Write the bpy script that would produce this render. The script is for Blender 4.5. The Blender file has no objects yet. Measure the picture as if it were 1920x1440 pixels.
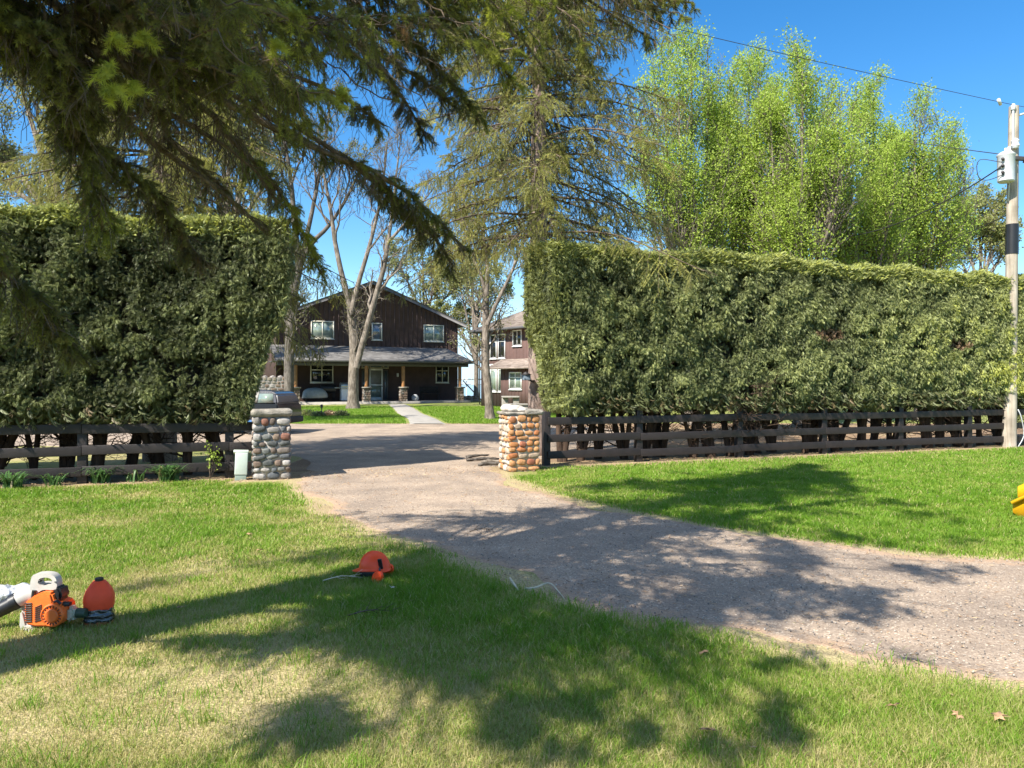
import bpy, bmesh, math
import numpy as np
from mathutils import Vector, Matrix

# ------------------------------------------------------------------ camera, sky, sun, exposure
SC = bpy.context.scene
COL = SC.collection
F = 1400.0            # focal length in photo pixels (photo 1920 wide)
EYE = 1.6
cam_d = bpy.data.cameras.new('camera'); cam = bpy.data.objects.new('camera', cam_d); COL.objects.link(cam)
cam_d.sensor_width = 36.0; cam_d.lens = F / 1920 * 36.0
cam_d.clip_start = 0.05; cam_d.clip_end = 12000
cam.location = (0, 0, EYE); cam.rotation_euler = (math.radians(90), 0, 0)
SC.camera = cam
SUN_PHI, SUN_EL = 48.0, 46.0     # travel direction of the light on the ground, and elevation
ph, el = math.radians(SUN_PHI), math.radians(SUN_EL)
w = bpy.data.worlds.new('World'); SC.world = w; w.use_nodes = True
sky = w.node_tree.nodes.new('ShaderNodeTexSky'); sky.sky_type = 'NISHITA'; sky.sun_disc = False
sky.sun_elevation = el; sky.sun_rotation = math.atan2(-math.cos(ph), -math.sin(ph))
sky.air_density = 1.0; sky.dust_density = 0.1; sky.ozone_density = 2.5
_wn, _wl = w.node_tree.nodes, w.node_tree.links
_hs = _wn.new('ShaderNodeHueSaturation'); _hs.inputs['Saturation'].default_value = 1.36; _hs.inputs['Value'].default_value = .88
_tc = _wn.new('ShaderNodeTexCoord'); _sx = _wn.new('ShaderNodeSeparateXYZ'); _mr = _wn.new('ShaderNodeMapRange')
_mr.inputs['From Min'].default_value = 0.0; _mr.inputs['From Max'].default_value = .16; _mr.inputs['To Min'].default_value = .85; _mr.inputs['To Max'].default_value = 0
_mr.interpolation_type = 'SMOOTHSTEP'
_mx = _wn.new('ShaderNodeMix'); _mx.data_type = 'RGBA'; _mx.inputs[7].default_value = (3.0, 4.6, 6.2, 1)      # pale blue air low over the lake
_wl.new(sky.outputs[0], _hs.inputs['Color']); _wl.new(_tc.outputs['Generated'], _sx.inputs[0]); _wl.new(_sx.outputs['Z'], _mr.inputs['Value'])
_wl.new(_mr.outputs[0], _mx.inputs['Factor']); _wl.new(_hs.outputs[0], _mx.inputs[6]); _m2 = _wn.new('ShaderNodeMapRange'); _m2.inputs['From Min'].default_value = .46; _m2.inputs['From Max'].default_value = .85; _m2.inputs['To Min'].default_value = 0; _m2.inputs['To Max'].default_value = .3
_m2.interpolation_type = 'SMOOTHSTEP'; _m3 = _wn.new('ShaderNodeMix'); _m3.data_type = 'RGBA'; _m3.inputs[7].default_value = (6.4, 6.3, 6.2, 1)     # white zone overhead, out of view, added to lift the ambient fill
_wl.new(_sx.outputs['Z'], _m2.inputs['Value']); _wl.new(_m2.outputs[0], _m3.inputs['Factor']); _wl.new(_mx.outputs[2], _m3.inputs[6]); _wl.new(_m3.outputs[2], _wn['Background'].inputs[0])
w.node_tree.nodes['Background'].inputs[1].default_value = 0.115
sun_d = bpy.data.lights.new('sun', 'SUN'); sun = bpy.data.objects.new('sun', sun_d); COL.objects.link(sun)
sun_d.energy = 5.0; sun_d.angle = math.radians(0.4); sun_d.color = (1.0, 0.94, 0.84)
LDIR = Vector((math.cos(ph) * math.cos(el), math.sin(ph) * math.cos(el), -math.sin(el)))
sun.rotation_euler = LDIR.to_track_quat('-Z', 'Y').to_euler()
SC.view_settings.view_transform = 'Standard'; SC.view_settings.look = 'None'
SC.view_settings.exposure = 1.14; SC.view_settings.gamma = 1.0
SC.render.engine = 'CYCLES'
SC.cycles.max_bounces = 6; SC.cycles.diffuse_bounces = 3; SC.cycles.transmission_bounces = 3
SC.cycles.use_denoising = True

# ------------------------------------------------------------------ helpers
A = np.array
def P(px, py, d): return A([(px - 960) / F * d, d, EYE - (py - 720) / F * d])
def Pg(px, d):    return A([(px - 960) / F * d, d, float(gz(A([(px - 960) / F * d]), A([d]))[0])])
_lat = np.random.RandomState(5).rand(64, 256, 256).astype(np.float32)[:24]
def vnoise(x, y, s=0):
    x = np.asarray(x, float); y = np.asarray(y, float); t = _lat[s % 24]
    xi = np.floor(x).astype(int); yi = np.floor(y).astype(int); fx = x - xi; fy = y - yi
    fx = fx * fx * (3 - 2 * fx); fy = fy * fy * (3 - 2 * fy)
    a = t[xi & 255, yi & 255]; b = t[(xi + 1) & 255, yi & 255]; c = t[xi & 255, (yi + 1) & 255]; d = t[(xi + 1) & 255, (yi + 1) & 255]
    return (a * (1 - fx) + b * fx) * (1 - fy) + (c * (1 - fx) + d * fx) * fy
def fbm(x, y, s=0, o=3):
    v = 0; a = .5; n = 0
    for k in range(o):
        v = v + a * vnoise(np.asarray(x) * 2**k, np.asarray(y) * 2**k, s + k); n += a; a *= .5
    return v / n
def sstep(a, b, x): t = np.clip((x - a) / (b - a), 0, 1); return t * t * (3 - 2 * t)
def nrm(v): return v / np.maximum(np.linalg.norm(v, axis=-1, keepdims=True), 1e-9)
def gz(x, y):
    x = np.asarray(x, float); y = np.asarray(y, float)
    z = 0.35 * np.clip((y - 24) / 22, 0, 1)
    z = z - 3.2 * sstep(57, 75, y)
    return z + 0.03 * (fbm(x * .25 + 40, y * .25 + 40, 3, 2) - .5) * np.clip(y / 6, 0, 1)
def inpoly(x, y, poly):
    r = np.zeros(np.shape(x), bool); n = len(poly)
    for i in range(n):
        x0, y0 = poly[i]; x1, y1 = poly[(i + 1) % n]
        if y0 == y1: continue
        c = ((y0 > y) != (y1 > y)) & (x < (x1 - x0) * (y - y0) / (y1 - y0) + x0)
        r ^= c
    return r
def polydist(x, y, pts):
    d = np.full(np.shape(x), 1e9)
    for (x0, y0), (x1, y1) in zip(pts[:-1], pts[1:]):
        dx, dy = x1 - x0, y1 - y0; t = np.clip(((x - x0) * dx + (y - y0) * dy) / (dx * dx + dy * dy), 0, 1)
        d = np.minimum(d, np.hypot(x - x0 - t * dx, y - y0 - t * dy))
    return d
def resample(pts, m):
    pts = A(pts, float) if not isinstance(pts, np.ndarray) else pts
    s = np.r_[0, np.cumsum(np.linalg.norm(np.diff(pts, axis=0), axis=1))]
    # catmull-rom through the points, then even spacing
    q = np.vstack([2 * pts[0] - pts[1], pts, 2 * pts[-1] - pts[-2]]); out = []
    for i in range(1, len(q) - 2):
        for t in np.linspace(0, 1, 8, endpoint=False):
            out.append(.5 * (2 * q[i] + (q[i+1] - q[i-1]) * t + (2*q[i-1] - 5*q[i] + 4*q[i+1] - q[i+2]) * t*t + (3*q[i] - q[i-1] - 3*q[i+1] + q[i+2]) * t**3))
    out = A(out + [pts[-1]]); s = np.r_[0, np.cumsum(np.linalg.norm(np.diff(out, axis=0), axis=1))]
    u = np.linspace(0, s[-1], m)
    return np.stack([np.interp(u, s, out[:, k]) for k in range(out.shape[1])], 1)

class Acc:
    def __init__(s): s.V = []; s.T = []; s.Q = []; s.A = []; s.n = 0
    def add(s, V, T=None, Q=None, tint=.5):
        V = np.asarray(V, np.float32).reshape(-1, 3)
        if T is not None and len(T): s.T.append(np.asarray(T, np.int64).reshape(-1, 3) + s.n)
        if Q is not None and len(Q): s.Q.append(np.asarray(Q, np.int64).reshape(-1, 4) + s.n)
        s.A.append(np.broadcast_to(np.asarray(tint, np.float32), (len(V),)).copy()); s.V.append(V); s.n += len(V)
        return s
ORG = {}
def build(acc, name, mat, parent=None, smooth=False, loc=None):
    V = np.concatenate(acc.V) if acc.V else np.zeros((0, 3), np.float32)
    T = np.concatenate(acc.T) if acc.T else np.zeros((0, 3), np.int64)
    Q = np.concatenate(acc.Q) if acc.Q else np.zeros((0, 4), np.int64)
    if parent is not None: o0 = ORG[parent.name]
    else: o0 = np.zeros(3) if loc is None else A(loc, float)
    V = (V - o0).astype(np.float32)
    me = bpy.data.meshes.new(name); me.vertices.add(len(V)); me.vertices.foreach_set('co', V.ravel())
    nl = T.size + Q.size; me.loops.add(nl); me.loops.foreach_set('vertex_index', np.r_[T.ravel(), Q.ravel()].astype(np.int32))
    me.polygons.add(len(T) + len(Q))
    me.polygons.foreach_set('loop_start', np.r_[np.arange(len(T)) * 3, T.size + np.arange(len(Q)) * 4].astype(np.int32))
    if smooth: me.polygons.foreach_set('use_smooth', np.ones(len(T) + len(Q), bool))
    at = me.attributes.new('tint', 'FLOAT', 'POINT'); at.data.foreach_set('value', np.concatenate(acc.A))
    me.update(calc_edges=True); me.validate()
    me.materials.append(mat)
    if smooth == 'auto':
        me.set_sharp_from_angle(angle=math.radians(38))
    o = bpy.data.objects.new(name, me); COL.objects.link(o)
    if parent is not None: o.parent = parent; ORG[o.name] = o0
    else: o.location = o0; ORG[o.name] = o0
    return o
def tag(o, label=None, cat=None, group=None, kind=None):
    if label: o['label'] = label
    if cat: o['category'] = cat
    if group: o['group'] = group
    if kind: o['kind'] = kind
    return o
def thing(name, label, cat, loc, group=None):
    o = bpy.data.objects.new(name, None); COL.objects.link(o); o.location = tuple(float(v) for v in loc); o.empty_display_size = .2
    ORG[o.name] = A(loc, float); return tag(o, label, cat, group)
def copy_thing(src, loc, rz, label, sc=1.0):
    c = src.copy(); COL.objects.link(c); c.location = loc; c.rotation_euler = (0, 0, rz); c.scale = (sc,) * 3
    c['label'] = label; ORG[c.name] = A(loc, float)
    for ch in [k for k in bpy.data.objects if k.parent == src]:
        d = ch.copy(); COL.objects.link(d); d.parent = c
        for g in [k for k in bpy.data.objects if k.parent == ch]:
            e = g.copy(); COL.objects.link(e); e.parent = d
    return c
# --- shapes
def boxM(acc, M, size, bev=0.0, tint=.5):
    """box of full size `size`, 4x4 frame M, optional bevel"""
    bm = bmesh.new(); bmesh.ops.create_cube(bm, size=1.0)
    for v in bm.verts: v.co = Vector((v.co.x * size[0], v.co.y * size[1], v.co.z * size[2]))
    if bev > 0: bmesh.ops.bevel(bm, geom=bm.edges[:], offset=bev, segments=2, profile=.6, affect='EDGES')
    return addbm(acc, bm, M, tint)
def addbm(acc, bm, M=None, tint=.5):
    if M is not None: bm.transform(Matrix(M) if not isinstance(M, Matrix) else M)
    bmesh.ops.triangulate(bm, faces=[f for f in bm.faces if len(f.verts) > 4])
    bm.verts.index_update()
    V = A([v.co[:] for v in bm.verts]); T = [[v.index for v in f.verts] for f in bm.faces if len(f.verts) == 3]; Q = [[v.index for v in f.verts] for f in bm.faces if len(f.verts) == 4]
    bm.free(); return acc.add(V, T, Q, tint)
def box(acc, c, size, rz=0.0, bev=0.0, tint=.5, rx=0, ry=0):
    M = Matrix.Translation(Vector([float(k) for k in c])) @ Matrix.Rotation(rz, 4, 'Z') @ Matrix.Rotation(ry, 4, 'Y') @ Matrix.Rotation(rx, 4, 'X')
    return boxM(acc, M, size, bev, tint)
class Fr:
    """wall frame: origin C, along u, outward v, up z"""
    def __init__(s, C, ang, flip=1):
        s.C = A(C, float); s.u = A([math.cos(ang), math.sin(ang), 0]); s.v = A([math.sin(ang), -math.cos(ang), 0]) * flip; s.z = A([0, 0, 1.])
    def p(s, t, v, z): return s.C + s.u * t + s.v * v + s.z * z
    def pts(s, L): L = A(L, float).reshape(-1, 3); return s.C + L[:, :1] * s.u + L[:, 1:2] * s.v + L[:, 2:3] * s.z
    def box(s, acc, t0, t1, v0, v1, z0, z1, tint=.5):
        L = [(t, v, z) for z in (z0, z1) for t, v in ((t0, v0), (t1, v0), (t1, v1), (t0, v1))]
        return acc.add(s.pts(L), Q=[(0, 3, 2, 1), (4, 5, 6, 7), (0, 1, 5, 4), (1, 2, 6, 5), (2, 3, 7, 6), (3, 0, 4, 7)], tint=tint)
    def prism(s, acc, poly, v0, v1, tint=.5):
        n = len(poly); L = [(t, v0, z) for t, z in poly] + [(t, v1, z) for t, z in poly]
        T = [(0, i, i + 1) for i in range(1, n - 1)] + [(n, n + i + 1, n + i) for i in range(1, n - 1)]
        return acc.add(s.pts(L), T=T, Q=[(i, (i + 1) % n, n + (i + 1) % n, n + i) for i in range(n)], tint=tint)
    def solve(s, px, v=0.0):
        k = (px - 960) / F; b = s.C + s.v * v
        return float((k * b[1] - b[0]) / (s.u[0] - k * s.u[1]))
def tubes(acc, PT, R, sides=5, tint=.5, closed_end=False):
    PT = np.asarray(PT, float); R = np.asarray(R, float); n, m, _ = PT.shape
    t = nrm(np.gradient(PT, axis=1)); mean = nrm(t.mean(1))
    ref = np.where((np.abs(mean[:, 2:3]) > .8), A([[1., 0, 0]]), A([[0, 0, 1.]]))[:, None, :]
    a = nrm(np.cross(t, np.broadcast_to(ref, t.shape))); b = np.cross(t, a)
    th = np.arange(sides) / sides * 2 * math.pi
    V = PT[:, :, None, :] + R[:, :, None, None] * (np.cos(th)[None, None, :, None] * a[:, :, None, :] + np.sin(th)[None, None, :, None] * b[:, :, None, :])
    i = (np.arange(n)[:, None, None] * m + np.arange(m - 1)[None, :, None]) * sides; k = np.arange(sides)[None, None, :]; k2 = (k + 1) % sides
    Q = np.stack([i + k, i + k2, i + sides + k2, i + sides + k], -1).reshape(-1, 4)
    T = None
    if closed_end:
        T = []
        for j in range(n):
            for base, fl in ((j * m * sides, 1), ((j * m + m - 1) * sides, 0)):
                for q in range(1, sides - 1): T.append((base, base + q + 1, base + q) if fl else (base, base + q, base + q + 1))
    tn = np.broadcast_to(np.asarray(tint, float).reshape(-1, 1), (n, m * sides)).ravel() if np.ndim(tint) else tint
    return acc.add(V.reshape(-1, 3), T, Q, tn)
def tube(acc, pts, r, sides=8, tint=.5, m=None, closed=True):
    p = A(pts, float); p = resample(p, m) if m else p
    rr = np.interp(np.linspace(0, 1, len(p)), np.linspace(0, 1, np.size(r)), np.atleast_1d(r)) if np.ndim(r) else np.full(len(p), r)
    return tubes(acc, p[None], rr[None], sides, tint, closed)
def lathe(acc, prof, M, sides=20, sq=2.0, tint=.5, sx=1, sy=1):
    """prof [(r,z)]; sq superellipse exponent"""
    th = np.arange(sides) / sides * 2 * math.pi; c, s = np.cos(th), np.sin(th)
    f = (np.abs(c)**sq + np.abs(s)**sq) ** (-1 / sq)
    V = A([[r * f[k] * c[k] * sx, r * f[k] * s[k] * sy, z] for r, z in prof for k in range(sides)])
    V = V @ A(M.to_3x3()).T + A(M.translation)
    Q = [(i * sides + k, i * sides + (k + 1) % sides, (i + 1) * sides + (k + 1) % sides, (i + 1) * sides + k) for i in range(len(prof) - 1) for k in range(sides)]
    e = (len(prof) - 1) * sides
    T = [(0, k + 1, k) for k in range(1, sides - 1)] + [(e, e + k, e + k + 1) for k in range(1, sides - 1)]
    return acc.add(V, T, Q, tint)
def insts(acc, TV, TF, mats, locs, tint, quads=False):
    n, m = len(locs), len(TV)
    V = np.einsum('nij,mj->nmi', mats, TV) + locs[:, None, :]
    Fi = (np.arange(n)[:, None, None] * m + TF[None]).reshape(-1, TF.shape[1])
    return acc.add(V.reshape(-1, 3), None if quads else Fi, Fi if quads else None, np.repeat(tint, m))
def rrot(n, rng):
    q = nrm(rng.normal(size=(n, 4))); a, b, c, d = q.T
    return np.stack([1-2*(c*c+d*d), 2*(b*c-a*d), 2*(b*d+a*c), 2*(b*c+a*d), 1-2*(b*b+d*d), 2*(c*d-a*b), 2*(b*d-a*c), 2*(c*d+a*b), 1-2*(b*b+c*c)], -1).reshape(n, 3, 3)
def frames(axis, rng, roll=None, hint=None):
    """matrices whose first column is axis; third column random, or near `hint`"""
    x = nrm(axis); h = rng.normal(size=x.shape) if hint is None else hint + .0
    y = nrm(np.cross(h, x)); z = np.cross(x, y)
    return np.stack([x, y, z], -1)

# ------------------------------------------------------------------ materials
def newmat(name):
    m = bpy.data.materials.new(name); m.use_nodes = True; nt = m.node_tree
    return m, nt, nt.nodes, nt.links, nt.nodes['Principled BSDF']
def pmat(name, col, rough=.6, metal=0, var=.12, scale=6.0, bump=0.0, coat=0, spec=.5, bscale=None):
    m, nt, N, L, b = newmat(name)
    b.inputs['Roughness'].default_value = rough; b.inputs['Metallic'].default_value = metal
    b.inputs['Coat Weight'].default_value = coat; b.inputs['Specular IOR Level'].default_value = spec
    tc = N.new('ShaderNodeTexCoord'); no = N.new('ShaderNodeTexNoise'); no.inputs['Scale'].default_value = scale; no.inputs['Detail'].default_value = 5
    L.new(tc.outputs['Object'], no.inputs['Vector'])
    r = N.new('ShaderNodeValToRGB'); r.color_ramp.elements[0].position = .3; r.color_ramp.elements[1].position = .7
    r.color_ramp.elements[0].color = (*[c * (1 - var) for c in col], 1); r.color_ramp.elements[1].color = (*[min(1, c * (1 + var)) for c in col], 1)
    L.new(no.outputs['Fac'], r.inputs['Fac']); L.new(r.outputs['Color'], b.inputs['Base Color'])
    if bump:
        n2 = N.new('ShaderNodeTexNoise'); n2.inputs['Scale'].default_value = bscale or scale * 4; n2.inputs['Detail'].default_value = 6
        L.new(tc.outputs['Object'], n2.inputs['Vector'])
        bp = N.new('ShaderNodeBump'); bp.inputs['Strength'].default_value = bump; bp.inputs['Distance'].default_value = .02
        L.new(n2.outputs['Fac'], bp.inputs['Height']); L.new(bp.outputs['Normal'], b.inputs['Normal'])
    return m
def ramp(N, stops, interp='LINEAR'):
    r = N.new('ShaderNodeValToRGB'); cr = r.color_ramp; cr.interpolation = interp
    while len(cr.elements) < len(stops): cr.elements.new(.5)
    for e, (p, c) in zip(cr.elements, stops): e.position = p; e.color = (*c, 1)
    return r
def tintmat(name, stops, rough=.6, trans=0.0, interp='LINEAR', spec=.3, noise=0.0, nscale=20, bump=0, tcol=None):
    m, nt, N, L, b = newmat(name)
    b.inputs['Roughness'].default_value = rough; b.inputs['Specular IOR Level'].default_value = spec
    at = N.new('ShaderNodeAttribute'); at.attribute_name = 'tint'; r = ramp(N, stops, interp)
    L.new(at.outputs['Fac'], r.inputs['Fac']); col = r.outputs['Color']
    if noise or bump:
        tc = N.new('ShaderNodeTexCoord'); no = N.new('ShaderNodeTexNoise'); no.inputs['Scale'].default_value = nscale; no.inputs['Detail'].default_value = 5
        L.new(tc.outputs['Object'], no.inputs['Vector'])
    if noise:
        hs = N.new('ShaderNodeMix'); hs.data_type = 'RGBA'; hs.blend_type = 'MULTIPLY'; hs.inputs['Factor'].default_value = 1
        rr = ramp(N, [(.3, (1 - noise,) * 3), (.7, (1 + noise,) * 3)])
        L.new(no.outputs['Fac'], rr.inputs['Fac']); L.new(col, hs.inputs[6]); L.new(rr.outputs['Color'], hs.inputs[7]); col = hs.outputs[2]
    if bump:
        bp = N.new('ShaderNodeBump'); bp.inputs['Strength'].default_value = bump; bp.inputs['Distance'].default_value = .02
        L.new(no.outputs['Fac'], bp.inputs['Height']); L.new(bp.outputs['Normal'], b.inputs['Normal'])
    L.new(col, b.inputs['Base Color'])
    if trans:
        tr = N.new('ShaderNodeBsdfTranslucent'); mx = N.new('ShaderNodeMixShader'); mx.inputs[0].default_value = trans
        if tcol:
            r2 = ramp(N, tcol); L.new(at.outputs['Fac'], r2.inputs['Fac']); L.new(r2.outputs['Color'], tr.inputs['Color'])
        else: L.new(col, tr.inputs['Color'])
        L.new(b.outputs[0], mx.inputs[1]); L.new(tr.outputs[0], mx.inputs[2])
        L.new(mx.outputs[0], N['Material Output'].inputs['Surface'])
    return m
def barkmat(name, c0, c1, scale=14, zs=.25, bump=.8, patch=None):
    m, nt, N, L, b = newmat(name); b.inputs['Roughness'].default_value = .9; b.inputs['Specular IOR Level'].default_value = .15
    tc = N.new('ShaderNodeTexCoord'); mp = N.new('ShaderNodeMapping'); mp.inputs['Scale'].default_value = (1, 1, zs)
    L.new(tc.outputs['Object'], mp.inputs['Vector'])
    no = N.new('ShaderNodeTexNoise'); no.inputs['Scale'].default_value = scale; no.inputs['Detail'].default_value = 8; no.inputs['Roughness'].default_value = .65
    L.new(mp.outputs[0], no.inputs['Vector'])
    r = ramp(N, [(.32, c0), (.68, c1)]); L.new(no.outputs['Fac'], r.inputs['Fac']); col = r.outputs['Color']
    n2 = N.new('ShaderNodeTexNoise'); n2.inputs['Scale'].default_value = 2.2; n2.inputs['Detail'].default_value = 4; L.new(tc.outputs['Object'], n2.inputs['Vector'])
    r2 = ramp(N, [(.35, (.72,) * 3), (.65, (1.2,) * 3)]); L.new(n2.outputs['Fac'], r2.inputs['Fac'])
    mx = N.new('ShaderNodeMix'); mx.data_type = 'RGBA'; mx.blend_type = 'MULTIPLY'; mx.inputs['Factor'].default_value = 1
    L.new(col, mx.inputs[6]); L.new(r2.outputs['Color'], mx.inputs[7]); L.new(mx.outputs[2], b.inputs['Base Color'])
    bp = N.new('ShaderNodeBump'); bp.inputs['Strength'].default_value = bump; bp.inputs['Distance'].default_value = .03
    L.new(no.outputs['Fac'], bp.inputs['Height']); L.new(bp.outputs['Normal'], b.inputs['Normal'])
    return m

M = {}
M['bark_maple'] = barkmat('bark maple', (.085, .068, .052), (.30, .255, .21))
M['bark_dark'] = barkmat('bark dark', (.06, .05, .042), (.20, .175, .15))
M['bark_spruce'] = barkmat('bark spruce', (.12, .085, .07), (.36, .28, .24), scale=9, zs=.5, bump=1)
M['bark_cedar'] = barkmat('bark cedar', (.03, .02, .015), (.11, .072, .05), scale=18, zs=.12)
M['twig'] = barkmat('twig', (.06, .045, .032), (.2, .155, .115), scale=20, zs=1)
M['needle'] = tintmat('spruce needles', [(0, (.24, .17, .10)), (.18, (.14, .135, .055)), (.45, (.165, .18, .055)), (.75, (.24, .26, .055)), (1, (.42, .45, .07))], .55, .42, tcol=[(0, (.18, .11, .05)), (.2, (.14, .14, .035)), (.5, (.20, .23, .04)), (1, (.48, .54, .06))])
M['needle_far'] = tintmat('far spruce needles', [(0, (.28, .21, .14)), (.3, (.20, .19, .085)), (.6, (.29, .29, .095)), (1, (.44, .42, .12))], .6, .3)
M['hedge'] = tintmat('cedar sprays', [(0, (.27, .17, .10)), (.14, (.20, .14, .075)), (.2, (.09, .105, .045)), (.5, (.235, .265, .105)), (.78, (.36, .39, .145)), (1, (.48, .50, .10))], .5, .28, spec=.35)
M['hedge_core'] = pmat('dead cedar twigs', (.03, .024, .016), .95, var=.5, scale=9, bump=.8)
M['leaf'] = tintmat('spring leaves', [(0, (.25, .35, .06)), (.5, (.37, .49, .08)), (1, (.50, .60, .13))], .5, .52)
M['leaf_pale'] = tintmat('pale spring leaves', [(0, (.17, .16, .06)), (.5, (.26, .28, .09)), (1, (.36, .36, .14))], .5, .4)
M['grass'] = tintmat('grass', [(0, (.58, .49, .26)), (.22, (.47, .43, .17)), (.4, (.31, .35, .08)), (.65, (.18, .32, .026)), (1, (.10, .21, .014))], .55, .42, spec=.25,
                     tcol=[(0, (.5, .4, .18)), (.22, (.42, .40, .13)), (.4, (.30, .38, .06)), (.65, (.22, .38, .03)), (1, (.13, .27, .018))])
M['siding'] = pmat('brown siding', (.078, .046, .038), .75, var=.18, scale=2.5, bump=.15)
M['siding_red'] = pmat('red brown siding', (.115, .066, .056), .75, var=.12, scale=2.5, bump=.15)
M['trim_dark'] = pmat('dark trim', (.05, .045, .045), .7)
M['fascia'] = pmat('grey fascia', (.10, .095, .095), .6)
M['win_frame'] = pmat('cream window frame', (.62, .58, .47), .5, var=.05)
M['white'] = pmat('white paint', (.75, .75, .73), .5, var=.05)
M['glass_dark'] = pmat('dark window glass', (.012, .014, .016), .03, var=.02, spec=.8)
M['glass_curtain'] = pmat('window glass over pale curtain', (.20, .25, .21), .06, var=.25, scale=3, spec=.8, coat=1)
M['glass_sky'] = pmat('reflecting window glass', (.10, .13, .16), .02, var=.1, spec=1, coat=1)
M['concrete'] = pmat('concrete', (.30, .275, .24), .9, var=.14, scale=3, bump=.3, bscale=60)
M['post_wood'] = pmat('honey wood post', (.30, .14, .045), .6, var=.25, scale=5)
M['fence'] = pmat('dark brown fence paint', (.019, .0135, .0125), .6, var=.25, scale=5, bump=.25, bscale=40)
M['mortar'] = pmat('mortar', (.2, .18, .15), .95, var=.2, scale=12, bump=.6, bscale=50)
stones = [(.24, .17, .13), (.33, .30, .27), (.12, .125, .12), (.30, .22, .16), (.44, .40, .36), (.17, .13, .105), (.20, .205, .19), (.28, .13, .09), (.36, .31, .24), (.14, .15, .16), (.5, .46, .42), (.23, .19, .16)]
M['stone_mixed'] = tintmat('mixed field stone', [(i / 12, c) for i, c in enumerate([tuple(v * .66 for v in q) for q in stones])], .75, interp='CONSTANT', noise=.3, nscale=26, bump=.35)
ostones = [(.44, .19, .07), (.38, .145, .055), (.47, .235, .10), (.50, .42, .33), (.36, .15, .065), (.55, .5, .43), (.43, .21, .095), (.30, .11, .06), (.48, .25, .115), (.36, .27, .19)]
M['stone_orange'] = tintmat('rust coloured field stone', [(i / 10, c) for i, c in enumerate([tuple(v * .82 for v in q) for q in ostones])], .75, interp='CONSTANT', noise=.3, nscale=26, bump=.35)
M['stone_cap'] = pmat('lichened stone slab', (.25, .225, .185), .9, var=.35, scale=9, bump=.6, bscale=40)
M['orange'] = pmat('orange plastic', (.80, .15, .02), .5, var=.14, scale=14, coat=.05, bump=.08)
M['orange_hat'] = pmat('orange red helmet plastic', (.98, .072, .012), .42, var=.08, scale=12, coat=.05, spec=.35)
M['red'] = pmat('red jug plastic', (.95, .085, .028), .55, var=.14, scale=10, spec=.3, bump=.08)
M['black'] = pmat('black plastic', (.014, .014, .015), .4, var=.1)
M['rubber'] = pmat('black rubber', (.02, .02, .02), .8, var=.1)
M['greyplastic'] = pmat('light grey plastic', (.43, .41, .37), .5, var=.12, scale=18)
M['tank'] = pmat('milky plastic', (.52, .50, .38), .4, var=.08)
M['film'] = pmat('black plastic film', (.02, .02, .023), .12, var=.3, scale=14, bump=1.0, bscale=22, spec=.9, coat=.7)
M['amber'] = pmat('amber plastic', (.45, .11, .03), .4)
M['clearfilm'] = pmat('crumpled clear plastic', (.5, .52, .55), .15, var=.25, scale=20, bump=1.0, bscale=30, spec=1)
M['pale_green'] = pmat('pale green enamel', (.52, .58, .51), .5, var=.08, scale=8)
M['carpaint'] = pmat('black car paint', (.010, .013, .022), .25, var=.1, coat=.4, spec=.3)
M['carglass'] = pmat('car glass', (.02, .025, .035), .03, var=.05, spec=1, coat=1)
M['chrome'] = pmat('chrome', (.6, .6, .6), .15, metal=1)
M['rubberwheel'] = pmat('tyre rubber', (.018, .018, .018), .85)
M['lens'] = pmat('pale lamp lens', (.6, .6, .6), .2, var=.05)
M['pole_wood'] = barkmat('weathered pole wood', (.26, .215, .165), (.50, .44, .36), scale=16, zs=.04, bump=.4)
M['grey_metal'] = pmat('grey painted metal', (.50, .52, .53), .45, var=.07, scale=5)
M['porcelain'] = pmat('pale porcelain', (.62, .63, .63), .2)
M['wire'] = pmat('black cable', (.03, .03, .035), .6)
M['yellow'] = pmat('yellow machine paint', (.80, .40, .012), .4, var=.06, coat=.3)
M['steel'] = pmat('scraped steel', (.45, .42, .38), .4, metal=.8, var=.2)
M['tarp'] = pmat('grey tarp', (.26, .28, .27), .5, var=.15, scale=5, bump=.6, bscale=9)
M['stainless'] = pmat('stainless steel', (.5, .5, .5), .3, metal=.7)
M['pale_stick'] = pmat('peeled pale stick', (.55, .46, .32), .8, var=.15, scale=30)
M['dryleaf'] = pmat('dry tan leaf', (.36, .22, .12), .8, var=.25, scale=30)
M['whiteleaf'] = pmat('bleached leaf', (.62, .57, .48), .8, var=.15, scale=30)
M['lily'] = tintmat('daylily leaves', [(0, (.35, .28, .15)), (.3, (.09, .17, .04)), (1, (.10, .22, .07))], .45, .35)
M['litter'] = tintmat('needle litter', [(0, (.14, .09, .055)), (.5, (.32, .21, .13)), (.85, (.46, .34, .21)), (1, (.08, .11, .03))], .9)
M['pebble'] = tintmat('gravel pebbles', [(0, (.16, .14, .125)), (.5, (.28, .24, .20)), (1, (.46, .41, .35))], .85)
M['pebble_dark'] = M['pebble']

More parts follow.
